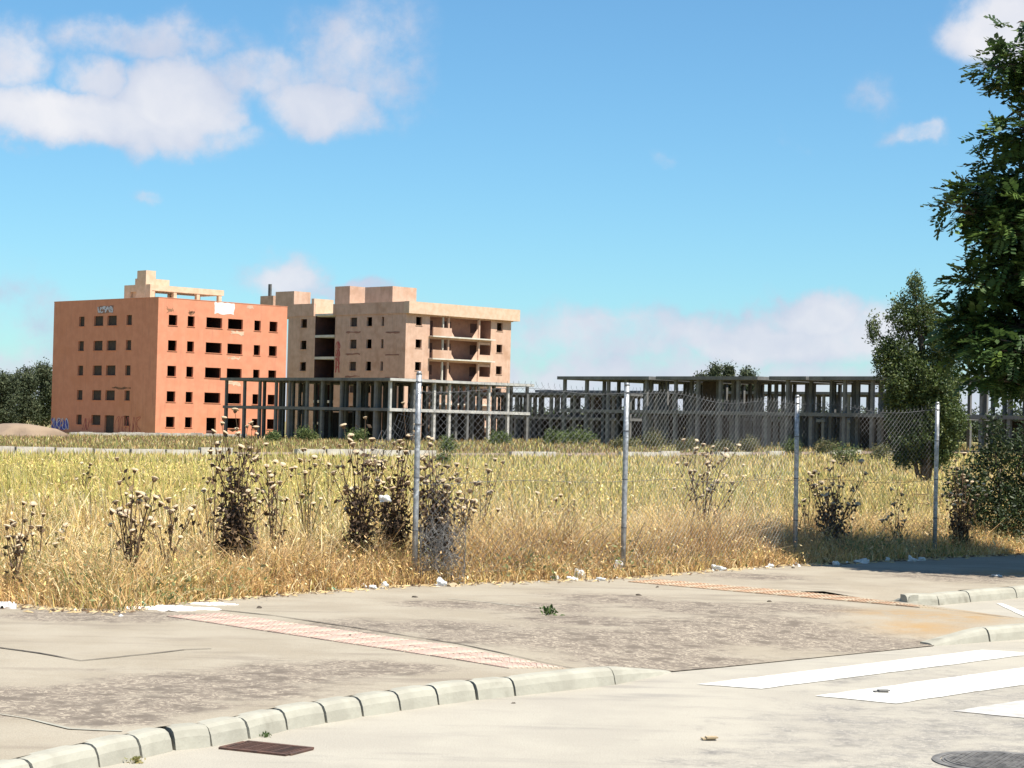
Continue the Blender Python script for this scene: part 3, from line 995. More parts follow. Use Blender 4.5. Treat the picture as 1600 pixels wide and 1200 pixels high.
mb.quad((B1, 0, -1), (B1, 26, -1), (B1, 26, BZ0), (B1, 0, BZ0))
mb.quad((0, 24.9, -1), (B1, 24.9, -1), (B1, 24.9, BZ0), (0, 24.9, BZ0))
mb.build('wall', M['beige'], bB)
mb = MB()
mb.quad((0.02, 14.6, -1), (4.5, 14.6, -1), (4.5, 14.6, BZ0), (0.02, 14.6, BZ0))
mb.quad((0.02, 18.9, -1), (4.5, 18.9, -1), (4.5, 18.9, BZ0), (0.02, 18.9, BZ0))
mb.quad((4.5, 14.6, -1), (4.5, 18.9, -1), (4.5, 18.9, BZ0), (4.5, 14.6, BZ0)); mb.build('stairwell_wall', M['inside'], bB)  # dark inner material paints the deep shade of the void
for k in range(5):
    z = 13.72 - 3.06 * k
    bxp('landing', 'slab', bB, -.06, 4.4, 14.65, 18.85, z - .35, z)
for h in hl:
    if not h[4]: window('lit', h, 'beige', bB, None, .28)
for h in hs + hw_:
    window('shade', h, 'beige', bB, 'infill' if h[0] < 20 and (h[0] > 9) else None, .3)
# parapet band
mb = MB(); mb.box(-.12, B1 + 1.05, -.7, .3, BZ0, BZ); mb.build('parapet', M['roofb'], bB)
mb = MB(); mb.box(-.12, .3, .3, 15.0, BZ0, BZ - .03); mb.build('parapet', M['beige'], bB)
mb = MB(); mb.box(-.1, .3, 19.2, 24.95, BZ0, 18.2); mb.build('parapet', M['beige'], bB)
mb = MB(); mb.box(B1 + .7, B1 + 1.04, .3, 20, BZ0, BZ - .02); mb.build('parapet', M['roofb'], bB)
mb = MB(); mb.box(.3, B1 + .7, .3, 24.8, BZ0 - .1, BZ0 + .15); mb.box(-.05, .3, 14.6, 18.9, BZ0 + .02, BZ0 + .3); mb.build('roof', M['slab'], bB)
for k in range(6):
    z = brow[k] - 2.5
    bxp('floor_slab', 'inside', bB, .3, B1 - .2, 2.2, 14.4, z - .25, z)
bxp('partition', 'inside', bB, .4, 4.3, 3.0, 3.15, -.8, BZ0 - .15)
bxp('partition', 'inside', bB, 16.4, 20.0, 3.0, 3.15, -.8, BZ0 - .15)
bxp('partition', 'inside', bB, 3.6, 3.75, 3.3, 14.3, -.8, BZ0 - .15)
for r_, zt in enumerate(brow):
    zf = zt - 2.5
    lg = empty('balcony', (0, 0, zf), 0, bB)
    bxp('slab', 'slab', lg, 4.3, 16.35, -.85 if r_ < 5 else -.1, 2.15, -.16, .02)
    mb = MB(); mb.quad((4.45, 2.1, 0), (16.2, 2.1, 0), (16.2, 2.1, 2.7), (4.45, 2.1, 2.7))
    mb.quad((4.45, 0, 0), (4.45, 2.1, 0), (4.45, 2.1, 2.7), (4.45, 0, 2.7)); mb.quad((16.2, 0, 0), (16.2, 2.1, 0), (16.2, 2.1, 2.7), (16.2, 0, 2.7))
    mb.quad((4.45, 0, 2.66), (16.2, 0, 2.66), (16.2, 2.1, 2.66), (4.45, 2.1, 2.66))
    mb.build('back_wall', M['loggia'], lg)
    bxp('dark_opening_panel', 'inside', lg, 9.0, 10.4, 2.05, 2.09, .02, 2.25)  # flat dark panels, shade of the openings painted on the back wall
    bxp('dark_opening_panel', 'inside', lg, 5.0, 6.9, 2.05, 2.09, .9, 2.2)
    bxp('dark_opening_panel', 'inside', lg, 14.2, 15.4, 2.05, 2.09, .9, 2.2)
    if r_ in (0, 1, 3, 4): bxp('parapet', 'beige', lg, 4.3, 7.8, -.85, -.65, .02, 1.15)
    else: bxp('parapet', 'beige', lg, 4.3, 5.0, -.85, -.65, .02, .2)
    bxp('pillar', 'beige', lg, 7.7, 8.0, -.2, .1, .02, 2.64)
    bxp('pillar', 'beige', lg, 13.6, 13.9, -.2, .1, .02, 2.64)
    bxp('pillar', 'slab', lg, 6.8, 7.0, -.1, .12, .02, 2.64)
    # ragged brick left in the lower corners of the middle bay
    for (ua, ub) in ((8.0, 9.1), (13.6, 12.5)):
        mb = MB()
        mb.v += [(ua, -.08, .02), (ub, -.08, .02), (ua, -.08, 1.35), (ua, .06, .02), (ub, .06, .02), (ua, .06, 1.35)]
        mb.f += [(0, 1, 2), (3, 5, 4), (1, 4, 5, 2)]; mb.m += [0, 0, 0]
        mb.build('broken_brick', M['beige'], lg)
    if r_ > 0: bxp('infill', 'beige', lg, 13.95, 16.15, -.05, .1, .02, .85)
    if r_ > 0: bxp('infill', 'beige', lg, 14.0, 16.1, -.05, .1, 2.25, 2.6)
# roof structures
rB = empty('roof_storey', (0, 0, 0), 0, bB)


def roofbox(name, dark, litr, ytop, du, mt='beige', h0=16.6):
    """dark face spans dark px (x1 > x0) on plane u=du, lit face runs along E1 to px litr"""
    va, _ = rp(*Z2(dark[1], ytop + 30), CB, du, E2); vb, zt = rp(*Z2(dark[0], ytop), CB, du, E2)
    ub, _ = rp(*Z2(litr, ytop + 30), CB, va, E1)
    return bxp(name, mt, rB, du, ub, va, vb, h0, zt)


roofbox('stair_tower', (620, 776), 912, 178, 2.2)
roofbox('stair_tower', (450, 533), 622, 174, 2.0)
roofbox('roof_room', (112, 216), 310, 204, 4.0)
roofbox('roof_room', (25, 97), 112, 228, 5.0)
roofbox('chimney', (70, 82), 90, 160, 5.6, 'concrete')
roofbox('roof_wall', (316, 330), 440, 242, 1.5, 'roofb')
scribble('graffiti', 'shade', (13.6, 14.2, 8.4, 12.8), 1, 'ink2', bB, .12, 3)
for k in range(4):
    scribble('graffiti', 'shade', (13.5, 14.25, 8.4 + k * 1.15, 9.3 + k * 1.15), 1, 'ink2', bB, .12, 30 + k)
for k, z in enumerate((14.0, 10.95, 7.9)):
    patch('damp_stain', 'shade', (9.2, 12.2, z - .1, z + .12), 'loggia', bB, jag=.1, seed=40 + k)
    patch('damp_stain', 'shade', (1.2, 4.0, z - .25, z - .05), 'loggia', bB, jag=.08, seed=50 + k)


# --- concrete frames
def frame(label, C, nu, nv, su, sv, zb, z1, z2, pale=False, skip=(), gaps=(), v0=0.0, walls=(), name='concrete_frame', slab2=True, cw=.15):
    root = tag(empty(name, (C[0], C[1], 0), TH), label, 'building frame', 'unfinished concrete frames beyond the field')
    mb = MB(); mb.box(-cw, cw, -cw, cw, zb - .6, z1 - .22); m1 = mb.mesh('column', M['concrete'])
    mb = MB(); mb.box(-cw + .02, cw - .02, -cw + .02, cw - .02, z1, z2 - .24); m2 = mb.mesh('column', M['concrete'])
    p1, p2 = m1, m2
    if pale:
        p1 = m1.copy(); p1.materials[0] = M['sunlit_con']; p2 = m2.copy(); p2.materials[0] = M['sunlit_con']  # lighter copies put the sunlight into the column colour
    rr = random.Random(int(abs(C[0]) * 10) + 5)
    for i in range(nu):
        for j in range(nv):
            u, v = i * su + (rr.uniform(-.5, .5) if 0 < i < nu - 1 else 0), v0 + j * sv + (rr.uniform(-.6, .6) if 0 < j < nv - 1 else 0)
            if rr.random() < .06 and i and j: continue
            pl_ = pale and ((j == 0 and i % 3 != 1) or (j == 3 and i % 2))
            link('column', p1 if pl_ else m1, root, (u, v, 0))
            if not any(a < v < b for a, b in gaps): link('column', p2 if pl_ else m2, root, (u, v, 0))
    U, Vv = (nu - 1) * su, v0 + (nv - 1) * sv
    # first floor: edge beams and slab pieces
    mb = MB()
    for j in range(nv - 1):
        va, vb = v0 + j * sv, v0 + (j + 1) * sv
        mb.box(-.25, .28, va + .001, vb - .001, z1 - .24, z1 + .06)
        if rr.random() < .75: mb.box(.28, U - .28, va + .3, vb - .3, z1 - .19, z1 + .0)
        mb.box(U - .28, U + .25, va + .001, vb - .001, z1 - .24, z1 + .05)
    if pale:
        mp_ = MB(); mp_.box(-.25, U + .25, v0 - .27, v0, z1 - .245, z1 + .055); mp_.box(-.5, U + .5, v0 - .54, v0 - .505, z2 - .24, z2 + .01); mp_.build('sunlit_edge_beam', M['sunlit_con'], root)  # sunlit edge painted lighter; thin bright strip added along the roof slab
    else: mb.box(-.25, U + .25, v0 - .27, v0, z1 - .245, z1 + .055)
    mb.box(-.25, U + .25, Vv, Vv + .27, z1 - .245, z1 + .055)
    mb.build('floor_beam', M['concrete'], root)
    segs = []
    cur = v0 - .5
    for a, b in sorted(gaps):
        segs.append((cur, a)); cur = b
    segs.append((cur, Vv + .5))
    for a, b in segs:
        if b - a > .5:
            bxp('roof_slab', 'concrete', root, -.55, U + .55, a, b, z2 - .26, z2 + .03)
    for (u, va, vb, za, zc_) in walls:
        bxp('brick_wall', 'infill', root, u, u + .12, va, vb, za, zc_)
    return root


CF = yd(610, 595, 200.0)
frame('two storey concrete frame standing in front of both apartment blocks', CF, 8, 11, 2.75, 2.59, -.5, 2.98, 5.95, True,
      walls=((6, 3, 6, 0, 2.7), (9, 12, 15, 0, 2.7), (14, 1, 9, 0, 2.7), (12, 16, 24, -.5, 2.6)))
# thinner, lit-side frame continuing past the corner (the right wing of the first frame)
CR = yd(1400, 600, 163.0)
frame('long two storey concrete frame in the middle, roof slabs split into separate pieces', CR, 6, 15, 2.7, 2.57, .1, 3.2, 6.2,
      gaps=((24.6, 25.4), (12.2, 13.4), (8.1, 8.4)), walls=((6, 4, 8, .2, 3), (10, 25, 32, .1, 2.9), (12, 2, 9, .1, 2.9), (3.4, 21, 22.5, 3.2, 5.9)))
CR2 = np.array((CR[0] - E2[0] * 24, CR[1] - E2[1] * 24, 1.6))
frame('two storey concrete frame at the far right, seen through the tree foliage', CR2, 5, 8, 2.7, 2.65, .2, 3.2, 6.1,
      walls=((6, 4, 9, .2, 3), (7, 10, 18, .2, 2.9)))
CF3 = yd(985, 610, 236.0)
frame('lower distant concrete frame in the gap between the two nearest frames', CF3, 5, 12, 3.6, 3.1, -.4, 2.7, 5.6,
      walls=((6, 1, 12, 0, 2.5), (10, 12, 30, 0, 2.5), (3, 4, 9, 2.7, 5.2)))
CF4 = yd(1395, 610, 215.0)
frame('distant concrete frame standing behind the long middle frame', CF4, 4, 18, 3.6, 3.0, 0, 3.0, 6.0,
      walls=((6, 1, 18, 0, 2.8), (10, 22, 40, 0, 2.8), (3, 20, 23, 3, 5.6)))


# ------------------------------------------------------------------ vegetation
def unit(v):
    return v / (np.linalg.norm(v, axis=-1, keepdims=True) + 1e-9)


def leaves_mesh(name, C, size, tint, mt, droop=.3, aspect=.45, up=.5):
    """one folded leaf (two triangles along a midrib) at every point of C"""
    n = len(C)
    d = unit(rng.normal(size=(n, 3)) + np.array((0, 0, -droop)))
    w = unit(np.cross(d, unit(rng.normal(size=(n, 3)) + np.array((0, 0, up)))))
    s = size * rng.uniform(.6, 1.25, n)[:, None]
    nn = np.cross(d, w)
    a = C; b = C + d * s * .55 + w * s * aspect * .5 + nn * s * .08; c = C + d * s; e = C + d * s * .5 - w * s * aspect * .5 + nn * s * .08
    V = np.stack([a, b, c, e], 1).reshape(-1, 3)
    i = np.arange(n)[:, None] * 4
    T = np.concatenate([i + np.array([0, 1, 2]), i + np.array([0, 2, 3])])
    return tri_mesh(name, V, T, mt, np.repeat(tint, 4, 0))


def mixcol(cols, n, w=None, var=.18):
    cols = np.array(cols)
    k = rng.choice(len(cols), n, p=w)
    return np.clip(cols[k] * rng.uniform(1 - var, 1 + var, (n, 1)), 0, 1)


def lobes_pts(lobes, n, shell=.55, clump=0, cs=.2):
    """points in the outer part of ellipsoidal lobes, gathered into clumps"""
    vol = np.array([l[1][0] * l[1][1] * l[1][2] for l in lobes]) ** .75
    k = rng.choice(len(lobes), n, p=vol / vol.sum())
    c = np.array([l[0] for l in lobes])[k]; r = np.array([l[1] for l in lobes])[k]
    d = unit(rng.normal(size=(n, 3)))
    rad = (shell + (1 - shell) * rng.uniform(0, 1, n) ** .6) * (1 + .16 * np.sin(d[:, 0] * 5 + d[:, 2] * 6 + k) + .1 * np.sin(d[:, 1] * 9 - d[:, 2] * 7 + 2 * k))
    P = c + d * r * rad[:, None]
    if clump:
        m = P.shape[0]
        P = np.repeat(P, clump, 0) + rng.normal(size=(m * clump, 3)) * cs * np.repeat(rng.uniform(.6, 1.3, (m, 1)), clump, 0)
    return P


def tree(name, label, cat, base, trunk, lobes, nclump, clump, cs, leaf, cols, w=None, group=None, branches=True, mt='leaf', shell=.5, trad=.12, droop=.3, aspect=.45):
    b = np.array(base, float)
    root = tag(empty(name, b), label, cat, group)
    mb = MB()
    for pts_, r0 in trunk:
        mb.tube(pts_, list(np.linspace(r0, r0 * .55, len(pts_))), 7)
    top = np.array(trunk[0][0][-1])
    if branches:
        for l in lobes:
            c = np.array(l[0]); s_ = top * .8 + rng.normal(size=3) * .03 * trad * 4
            mid = (s_ + c) / 2 + np.array((0, 0, -.12 * np.linalg.norm(c - s_)))
            mb.tube([s_, mid, c], [trad * .5, trad * .35, trad * .12], 5)
            for q in range(4):
                e = c + unit(rng.normal(size=3)) * np.array(l[1]) * .8
                mb.tube([mid * .3 + c * .7, (c + e) / 2, e], [trad * .18, trad * .12, trad * .04], 4)
    mb.build('trunk', M['bark'], root, True)
    P = lobes_pts(lobes, nclump, shell, clump, cs)
    P[:, 2] = np.maximum(P[:, 2], .05)
    tint = mixcol(cols, nclump, w, .22)
    link('crown', leaves_mesh('crown', P, leaf, np.repeat(tint, clump, 0) * rng.uniform(.85, 1.15, (len(P), 1)), M[mt], droop, aspect), root)
    return root


DK = [(.030, .050, .018), (.045, .070, .022), (.060, .092, .028), (.085, .115, .035)]
# mid tree: narrow irregular evergreen
tb = gp(1443, 757, .1)
tz = float(terrain(tb[0], tb[1]))
s_ = tb[1] / FPX


def lp(px, py, dy=0.0):
    """offset from the mid tree's foot, in metres"""
    q = yd(px, py, tb[1])
    return (q[0] - tb[0], dy, q[2] - tz)


lob = []
for (px, py, a, b) in [(1432, 450, 14, 26), (1412, 492, 24, 34), (1448, 500, 30, 38), (1470, 540, 30, 40), (1383, 560, 18, 40), (1368, 515, 10, 26), (1410, 560, 34, 42), (1440, 590, 48, 45),
                       (1480, 600, 32, 38), (1415, 640, 38, 45), (1455, 655, 52, 40), (1490, 655, 28, 34), (1425, 685, 40, 26), (1470, 690, 38, 22), (1400, 598, 26, 36), (1415, 712, 26, 20), (1462, 714, 34, 20), (1440, 700, 40, 24), (1440, 640, 40, 44), (1465, 620, 36, 40)]:
    dy = random.uniform(-.5, .5)
    lob.append((lp(px, py, dy), (a * s_ * .84, a * s_ * .95 + .1, b * s_ * .88)))
tr_ = [([(0, 0, -.1), (.02, 0, .8), (-.05, .05, 2.2), (-.1, .05, 4.6)], .13), ([(.12, .05, -.1), (.25, .05, .7), (.45, 0, 2.0)], .08), ([(-.08, 0, -.1), (-.3, .05, .8), (-.5, 0, 2.1)], .08),
       ([(.05, -.1, -.1), (.12, -.2, .9), (.1, -.3, 1.9)], .06)]
tree('evergreen_tree', 'dense upright dark green tree standing alone in the field at right', 'tree', (tb[0], tb[1], tz), tr_, lob, 8200, 9, .075, .10,
     [(.040, .064, .020), (.062, .092, .027), (.092, .125, .036), (.14, .165, .048)], [.32, .34, .22, .12], trad=.13, droop=-.4, shell=.45)

# big pinnate tree at the right edge
BT = np.array((9.6, 22.4, .08))


def bl(px, py, a, b, dy=0.0, da=1.0):
    q = yd(px, py, BT[1] + dy)
    k = BT[1] / FPX
    return (np.array((q[0] - BT[0], dy, q[2] - BT[2])), (a * k, a * k * da, b * k * (.8 if b < 80 else 1)))


blobs = [bl(1610, 85, 60, 26), bl(1590, 130, 48, 18, .2), bl(1600, 200, 52, 30, -.2), bl(1540, 305, 66, 22, .1), bl(1600, 280, 80, 60, .4), bl(1640, 330, 110, 70),
         bl(1575, 360, 52, 30, -.3), bl(1600, 430, 90, 42), bl(1560, 475, 66, 30, .4), bl(1540, 520, 50, 26, .0), bl(1590, 545, 70, 36, -.4), bl(1640, 560, 100, 50, .3), bl(1585, 590, 44, 14),
         bl(1700, 150, 110, 110, 0), bl(1720, 380, 150, 150, .2), bl(1740, 560, 140, 70, -.2), bl(1950, 300, 260, 260, .3, 1.1), bl(1990, 20, 230, 150, 0), bl(2250, 250, 230, 260, 0), bl(2100, 520, 260, 110, -.4), bl(1600, 40, 34, 12), bl(1525, 560, 40, 22, .2), bl(1560, 595, 46, 16, -.2), bl(1620, 590, 60, 30, .3), bl(1520, 440, 44, 24), bl(1515, 505, 44, 26, .2), bl(1500, 330, 40, 16), bl(1560, 215, 34, 16), bl(1565, 105, 36, 14), bl(1585, 400, 60, 40, .2), bl(1540, 500, 50, 30, .3)]


def spray_tree():
    root = tag(empty('leafy_tree', BT), 'big leafy dark green tree with long leaf sprays overhanging the right edge', 'tree')
    mb = MB()
    mb.tube([(0, 0, -.1), (.05, 0, 1.2), (0, .05, 2.3), (.1, 0, 3.6), (.1, 0, 5.6)], [.2, .16, .14, .1, .05], 9)
    for c, r in blobs:
        st = np.array((0, 0, max(1.6, min(c[2] * .75, 4.8)))); mid = (st + c) / 2 + np.array((0, 0, .1))
        mb.tube([st, mid, c], [.06, .035, .014], 5)
        for q in range(6):
            e = c + unit(rng.normal(size=3)) * np.array(r) * .8
            mb.tube([mid * .4 + c * .6, (c + e) / 2 + (0, 0, .03), e], [.012, .008, .003], 4)
    mb.build('trunk', M['bark'], root, True)
    n = 18500
    vol = np.array([l[1][0] * l[1][1] * l[1][2] for l in blobs]) ** .72
    k = rng.choice(len(blobs), n, p=vol / vol.sum())
    c = np.array([l[0] for l in blobs])[k]; r = np.array([l[1] for l in blobs])[k]
    d = unit(rng.normal(size=(n, 3)))
    rad = .35 + .65 * rng.uniform(0, 1, n) ** .5
    P = c + d * r * rad[:, None]
    out = unit(d * np.array((1, 1, .35)) + rng.normal(size=(n, 3)) * .45 + np.array((-.15, 0, -.12)))
    side = unit(np.cross(out, np.array((0, 0, 1)) + rng.normal(size=(n, 3)) * .25))
    upv = np.cross(side, out)
    ln = rng.uniform(.14, .26, n)
    nl = 6
    Vs, Ts, Cs = [], [], []
    base_t = mixcol([(.038, .072, .020), (.062, .108, .028), (.095, .152, .036), (.14, .21, .045)], n, [.4, .33, .2, .07], .2)
    off = 0
    for q in range(nl):
        t = (q + .6) / nl
        for sg in (1, -1):
            o_ = P + out * (ln * t)[:, None] - upv * (ln * t * t * .35)[:, None]
            dirl = unit(out * .55 + side * sg + rng.normal(size=(n, 3)) * .18 - upv * .15)
            sz = (ln * .44 * (1.1 - .4 * abs(t - .45)))[:, None]
            wv = unit(np.cross(dirl, upv)) * sz * .27
            a = o_; b = o_ + dirl * sz * .5 + wv; e = o_ + dirl * sz; f = o_ + dirl * sz * .5 - wv
            Vs.append(np.stack([a, b, e, f], 1).reshape(-1, 3))
            i = np.arange(n)[:, None] * 4 + off
            Ts.append(np.concatenate([i + np.array([0, 1, 2]), i + np.array([0, 2, 3])]))
            Cs.append(np.repeat(base_t * rng.uniform(.85, 1.15, (n, 1)), 4, 0))
            off += 4 * n
    link('crown', tri_mesh('crown', np.concatenate(Vs), np.concatenate(Ts), M['leaf'], np.concatenate(Cs)), root)


spray_tree()

# shrubs at the right edge, behind the fence
for (px, py, Y, lobs, lab, n) in [
        (1560, 868, 27.2, [(-.45, 0, .85, .3, .4, .3), (.05, .1, 1.25, .25, .3, .35), (-.05, 0, .5, .45, .5, .4), (.35, .1, .8, .35, .4, .4), (-.1, 0, 1.62, .16, .2, .22), (-.3, 0, 1.2, .15, .2, .15), (.35, 0, 1.35, .2, .2, .2)], 'leafy dark green shrub behind the last fence post, under the big tree', 1300),
        (1640, 868, 27.6, [(0, 0, .9, .55, .5, .7), (-.2, 0, 1.4, .35, .4, .4), (.4, 0, .6, .5, .5, .6)], 'dark shrub cut off by the right edge under the big tree', 1300)]:
    q = yd(px, py, Y)
    tree('shrub', lab, 'shrub', (q[0], q[1], .08), [([(0, 0, 0), (.02, 0, .5), (0, 0, 1.1)], .03)], [((a, b, c), (d_, e_, f_)) for a, b, c, d_, e_, f_ in lobs], n, 6, .06, .062,
         [(.022, .036, .015), (.038, .058, .02), (.07, .10, .03)], [.4, .4, .2], group='shrubs under the big tree', trad=.03, droop=.1, shell=.3)

# treeline far left, behind frames and the pines above the roofs
FL = [(.045, .06, .032), (.06, .078, .04), (.085, .10, .052), (.12, .13, .07)]


def far_tree(px, top, Y, wpx, lab, seed, kind='far_tree', low=.12, n=1500, group='trees beyond the building site', leaf=None):
    rr = random.Random(seed)
    q = yd(px, top, Y); k = Y / FPX
    z0 = float(terrain(q[0], q[1])); H = q[2] - z0; w_ = wpx * k / 2
    lobs = []
    m = max(7, int(9 * H / w_ / 2))
    for i in range(m):
        h = low + (1 - low) * (i + .5) / m
        wr = w_ * (1 - .55 * abs(h - .45)) * (.75 if h > .8 else 1)
        for j in range(2):
            rad = rr.uniform(.34, .52) * w_
            lobs.append(((rr.uniform(-1, 1) * (wr - rad * .7), rr.uniform(-.6, .6) * w_, H * h - (rad * .6 if h > .8 else 0)), (rad, rad, rad * rr.uniform(.6, .85))))
    lf = leaf or max(.22, Y / FPX * 4.2)
    return tree(kind, lab, 'tree', (q[0], q[1], z0), [([(0, 0, -.2), (.1, 0, H * .4), (0, 0, H * .8)], .03 * H)], lobs, n, 6, lf * .9, lf, FL, [.35, .35, .2, .1],
                group=group, branches=False, mt='farleaf', trad=.2, shell=.5)


for i, (px, top, Y, w_, lab) in enumerate([
        (-45, 585, 262, 70, 'dark tree cut off by the left edge beside the earth mound'), (5, 578, 265, 62, 'dark round tree at the far left, second from the orange block'),
        (38, 574, 275, 56, 'dark bushy tree at far left with lobed top between two others'), (68, 566, 285, 54, 'dark tree touching the left wall of the orange block'),
        (100, 585, 300, 60, 'dark tree mostly hidden behind the orange block')]):
    far_tree(px, top, Y, w_, lab, 20 + i, low=.15, n=1700)
for i, (px, top, Y, w_, lab) in enumerate([
        (1117, 571, 330, 26, 'small round pine crown rising over the roof slab, leftmost of two close together'), (1138, 573, 333, 15, 'tiny round pine crown over the roof slab, right of a larger one'),
        (1170, 574, 330, 46, 'wide low pine crown rising over the gap in the roof slabs'), (1098, 584, 336, 30, 'low pine top just showing over the roof slab at left of the round pine')]):
    far_tree(px, top, Y, w_, lab, 40 + i, 'pine_tree', low=.35, n=1100, group='pines over the concrete roofs')
tl = []
for i in range(46):
    px = 560 + i * 24 + random.uniform(-8, 8)
    tl.append((px, random.uniform(634, 648), random.uniform(310, 345), random.uniform(34, 50)))
P, Tn = [], []
for (px, top, Y, w_) in tl:
    q = yd(px, top, Y); k = Y / FPX; z0 = float(terrain(q[0], q[1])); H = q[2] - z0
    lb = [((q[0] + random.uniform(-.8, .8), q[1], z0 + H * h), (w_ * k * .5, w_ * k * .5, H * .32)) for h in (.25, .5, .72)]
    p_ = lobes_pts(lb, 420, .4, 4, .5); P.append(p_); Tn.append(np.repeat(mixcol(FL, 420, [.35, .35, .2, .1]), 4, 0))
tag(link('distant_woodland', leaves_mesh('distant_woodland', np.concatenate(P), .55, np.concatenate(Tn), M['farleaf'])), 'dark band of distant woodland behind the concrete frames', 'woodland', kind='stuff')

# bushes at the foot of the frames
bush = [(1010, 697, 150, 60, 30, 'olive'), (905, 692, 175, 56, 26, 'green'), (865, 690, 180, 40, 22, 'green'), (1070, 700, 146, 40, 20, 'olive'), (1170, 702, 140, 52, 24, 'olive'), (1235, 700, 135, 36, 26, 'green'),
        (1322, 722, 98, 46, 34, 'green'), (700, 703, 118, 34, 26, 'green'), (690, 730, 75, 22, 16, 'green'), (975, 700, 148, 40, 18, 'olive'), (560, 690, 190, 40, 20, 'green'), (480, 686, 195, 34, 18, 'green'),
        (1380, 712, 110, 44, 26, 'olive'), (1130, 700, 140, 34, 18, 'olive'), (780, 698, 170, 32, 22, 'green'), (430, 690, 180, 30, 14, 'green'), (1290, 703, 132, 40, 22, 'olive'), (1550, 712, 120, 60, 26, 'olive')]
where = {1010: 'just right of the second fence post', 905: 'below the lower distant frame', 865: 'right of the sunlit end column of the first frame', 1070: 'behind the fanned thistle', 1170: 'between the thistle and third post',
         1235: 'right behind the third fence post', 1322: 'in the dry grass left of the upright tree', 700: 'right of the first fence post by the far track', 690: 'low in the field right of the first fence post',
         975: 'just behind the second fence post', 560: 'between the columns of the first frame', 480: 'below the dark stairwell of the beige block', 1380: 'at the left foot of the upright tree',
         1130: 'behind the right stems of the fanned thistle', 780: 'under the sunlit beam of the first frame', 430: 'at the left end of the first frame', 1290: 'under the long frame left of the upright tree', 1550: 'behind the shrubs at the right edge'}
for i, (px, py, Y, w_, h_, kd) in enumerate(bush):
    q = yd(px, py, Y); k = Y / FPX; z0 = float(terrain(q[0], q[1])); a = w_ * k / 2; h = h_ * k
    cols = [(.09, .10, .045), (.13, .13, .06), (.18, .15, .07)] if kd == 'olive' else [(.06, .09, .03), (.10, .13, .045), (.14, .17, .06)]
    lobs = [((random.uniform(-.6, .6) * a, random.uniform(-.3, .3) * a, h * random.uniform(.3, .75)), (a * .5, a * .5, h * .35)) for _ in range(6)]
    lf = k * 3.2
    tree('bush', ('dull olive' if kd == 'olive' else 'small green') + ' bush ' + where[px], 'bush', (q[0], q[1], z0), [([(0, 0, -.1), (0, 0, h * .5)], .03)], lobs, 260, 6, lf * 1.2, lf, cols,
         group='bushes along the building site', branches=False, trad=.03, mt='farleaf', shell=.2)


# ------------------------------------------------------------------ grass
def blades(n, x, y, z, h, w, tint, lean=.35, seeds=.3, droop=.5):
    ang = rng.uniform(0, 2 * math.pi, n)
    side = np.stack([np.cos(ang), np.sin(ang), np.zeros(n)], 1)
    la = rng.uniform(0, 2 * math.pi, n)
    lv = np.stack([np.cos(la), np.sin(la), np.zeros(n)], 1) * (rng.gamma(2.0, .5, n) * lean)[:, None]
    lv[:, 0] -= .05
    B = np.stack([x, y, z], 1)
    up = np.zeros((n, 3)); up[:, 2] = 1
    hh = h[:, None]; ww = w[:, None]
    m1 = B + up * hh * .5 + lv * hh * .30
    m2 = B + up * hh * (1 - droop * .25 * np.linalg.norm(lv, axis=1, keepdims=True)) + lv * hh * .95
    V = np.stack([B - side * ww * .5, B + side * ww * .5, m1 - side * ww * .42, m1 + side * ww * .42, m2], 1).reshape(-1, 3)
    i = np.arange(n)[:, None] * 5
    T = [i + np.array([0, 1, 3]), i + np.array([0, 3, 2]), i + np.array([2, 3, 4])]
    C = np.repeat(tint, 5, 0)
    k = np.where(rng.uniform(0, 1, n) < seeds)[0]
    if len(k):
        q = m2[k]; s2 = side[k]; hs = np.clip(w[k] * 4.5, .025, .10)[:, None]; wsd = ww[k] * .8
        dn = unit(lv[k] * 1.0 + np.array((0, 0, -.3)) + rng.normal(size=(len(k), 3)) * .4)
        V2 = np.stack([q, q + dn * hs * .5 + s2 * wsd, q + dn * hs, q + dn * hs * .5 - s2 * wsd], 1).reshape(-1, 3)
        j = np.arange(len(k))[:, None] * 4 + len(V)
        T += [j + np.array([0, 1, 2]), j + np.array([0, 2, 3])]
        V = np.concatenate([V, V2]); C = np.concatenate([C, np.repeat(np.clip(tint[k] * 1.15, 0, 1), 4, 0)])
    return V, np.concatenate(T), C


GOLD, ORANGE, STRAW, YGREEN, OLIVE, BROWN = map(np.array, ((.74, .54, .21), (.66, .43, .20), (.84, .70, .42), (.60, .54, .16), (.25, .26, .09), (.22, .135, .07)))


def pick(n, wts):
    """wts: (n,6) weights"""
    wts = np.clip(wts, 1e-4, None); wts = wts / wts.sum(1, keepdims=True)
    c = wts.cumsum(1); r = rng.uniform(0, 1, n)[:, None]
    k = (r > c).sum(1)
    return np.array([GOLD, ORANGE, STRAW, YGREEN, OLIVE, BROWN])[np.clip(k, 0, 5)] * rng.uniform(.78, 1.2, (n, 1))


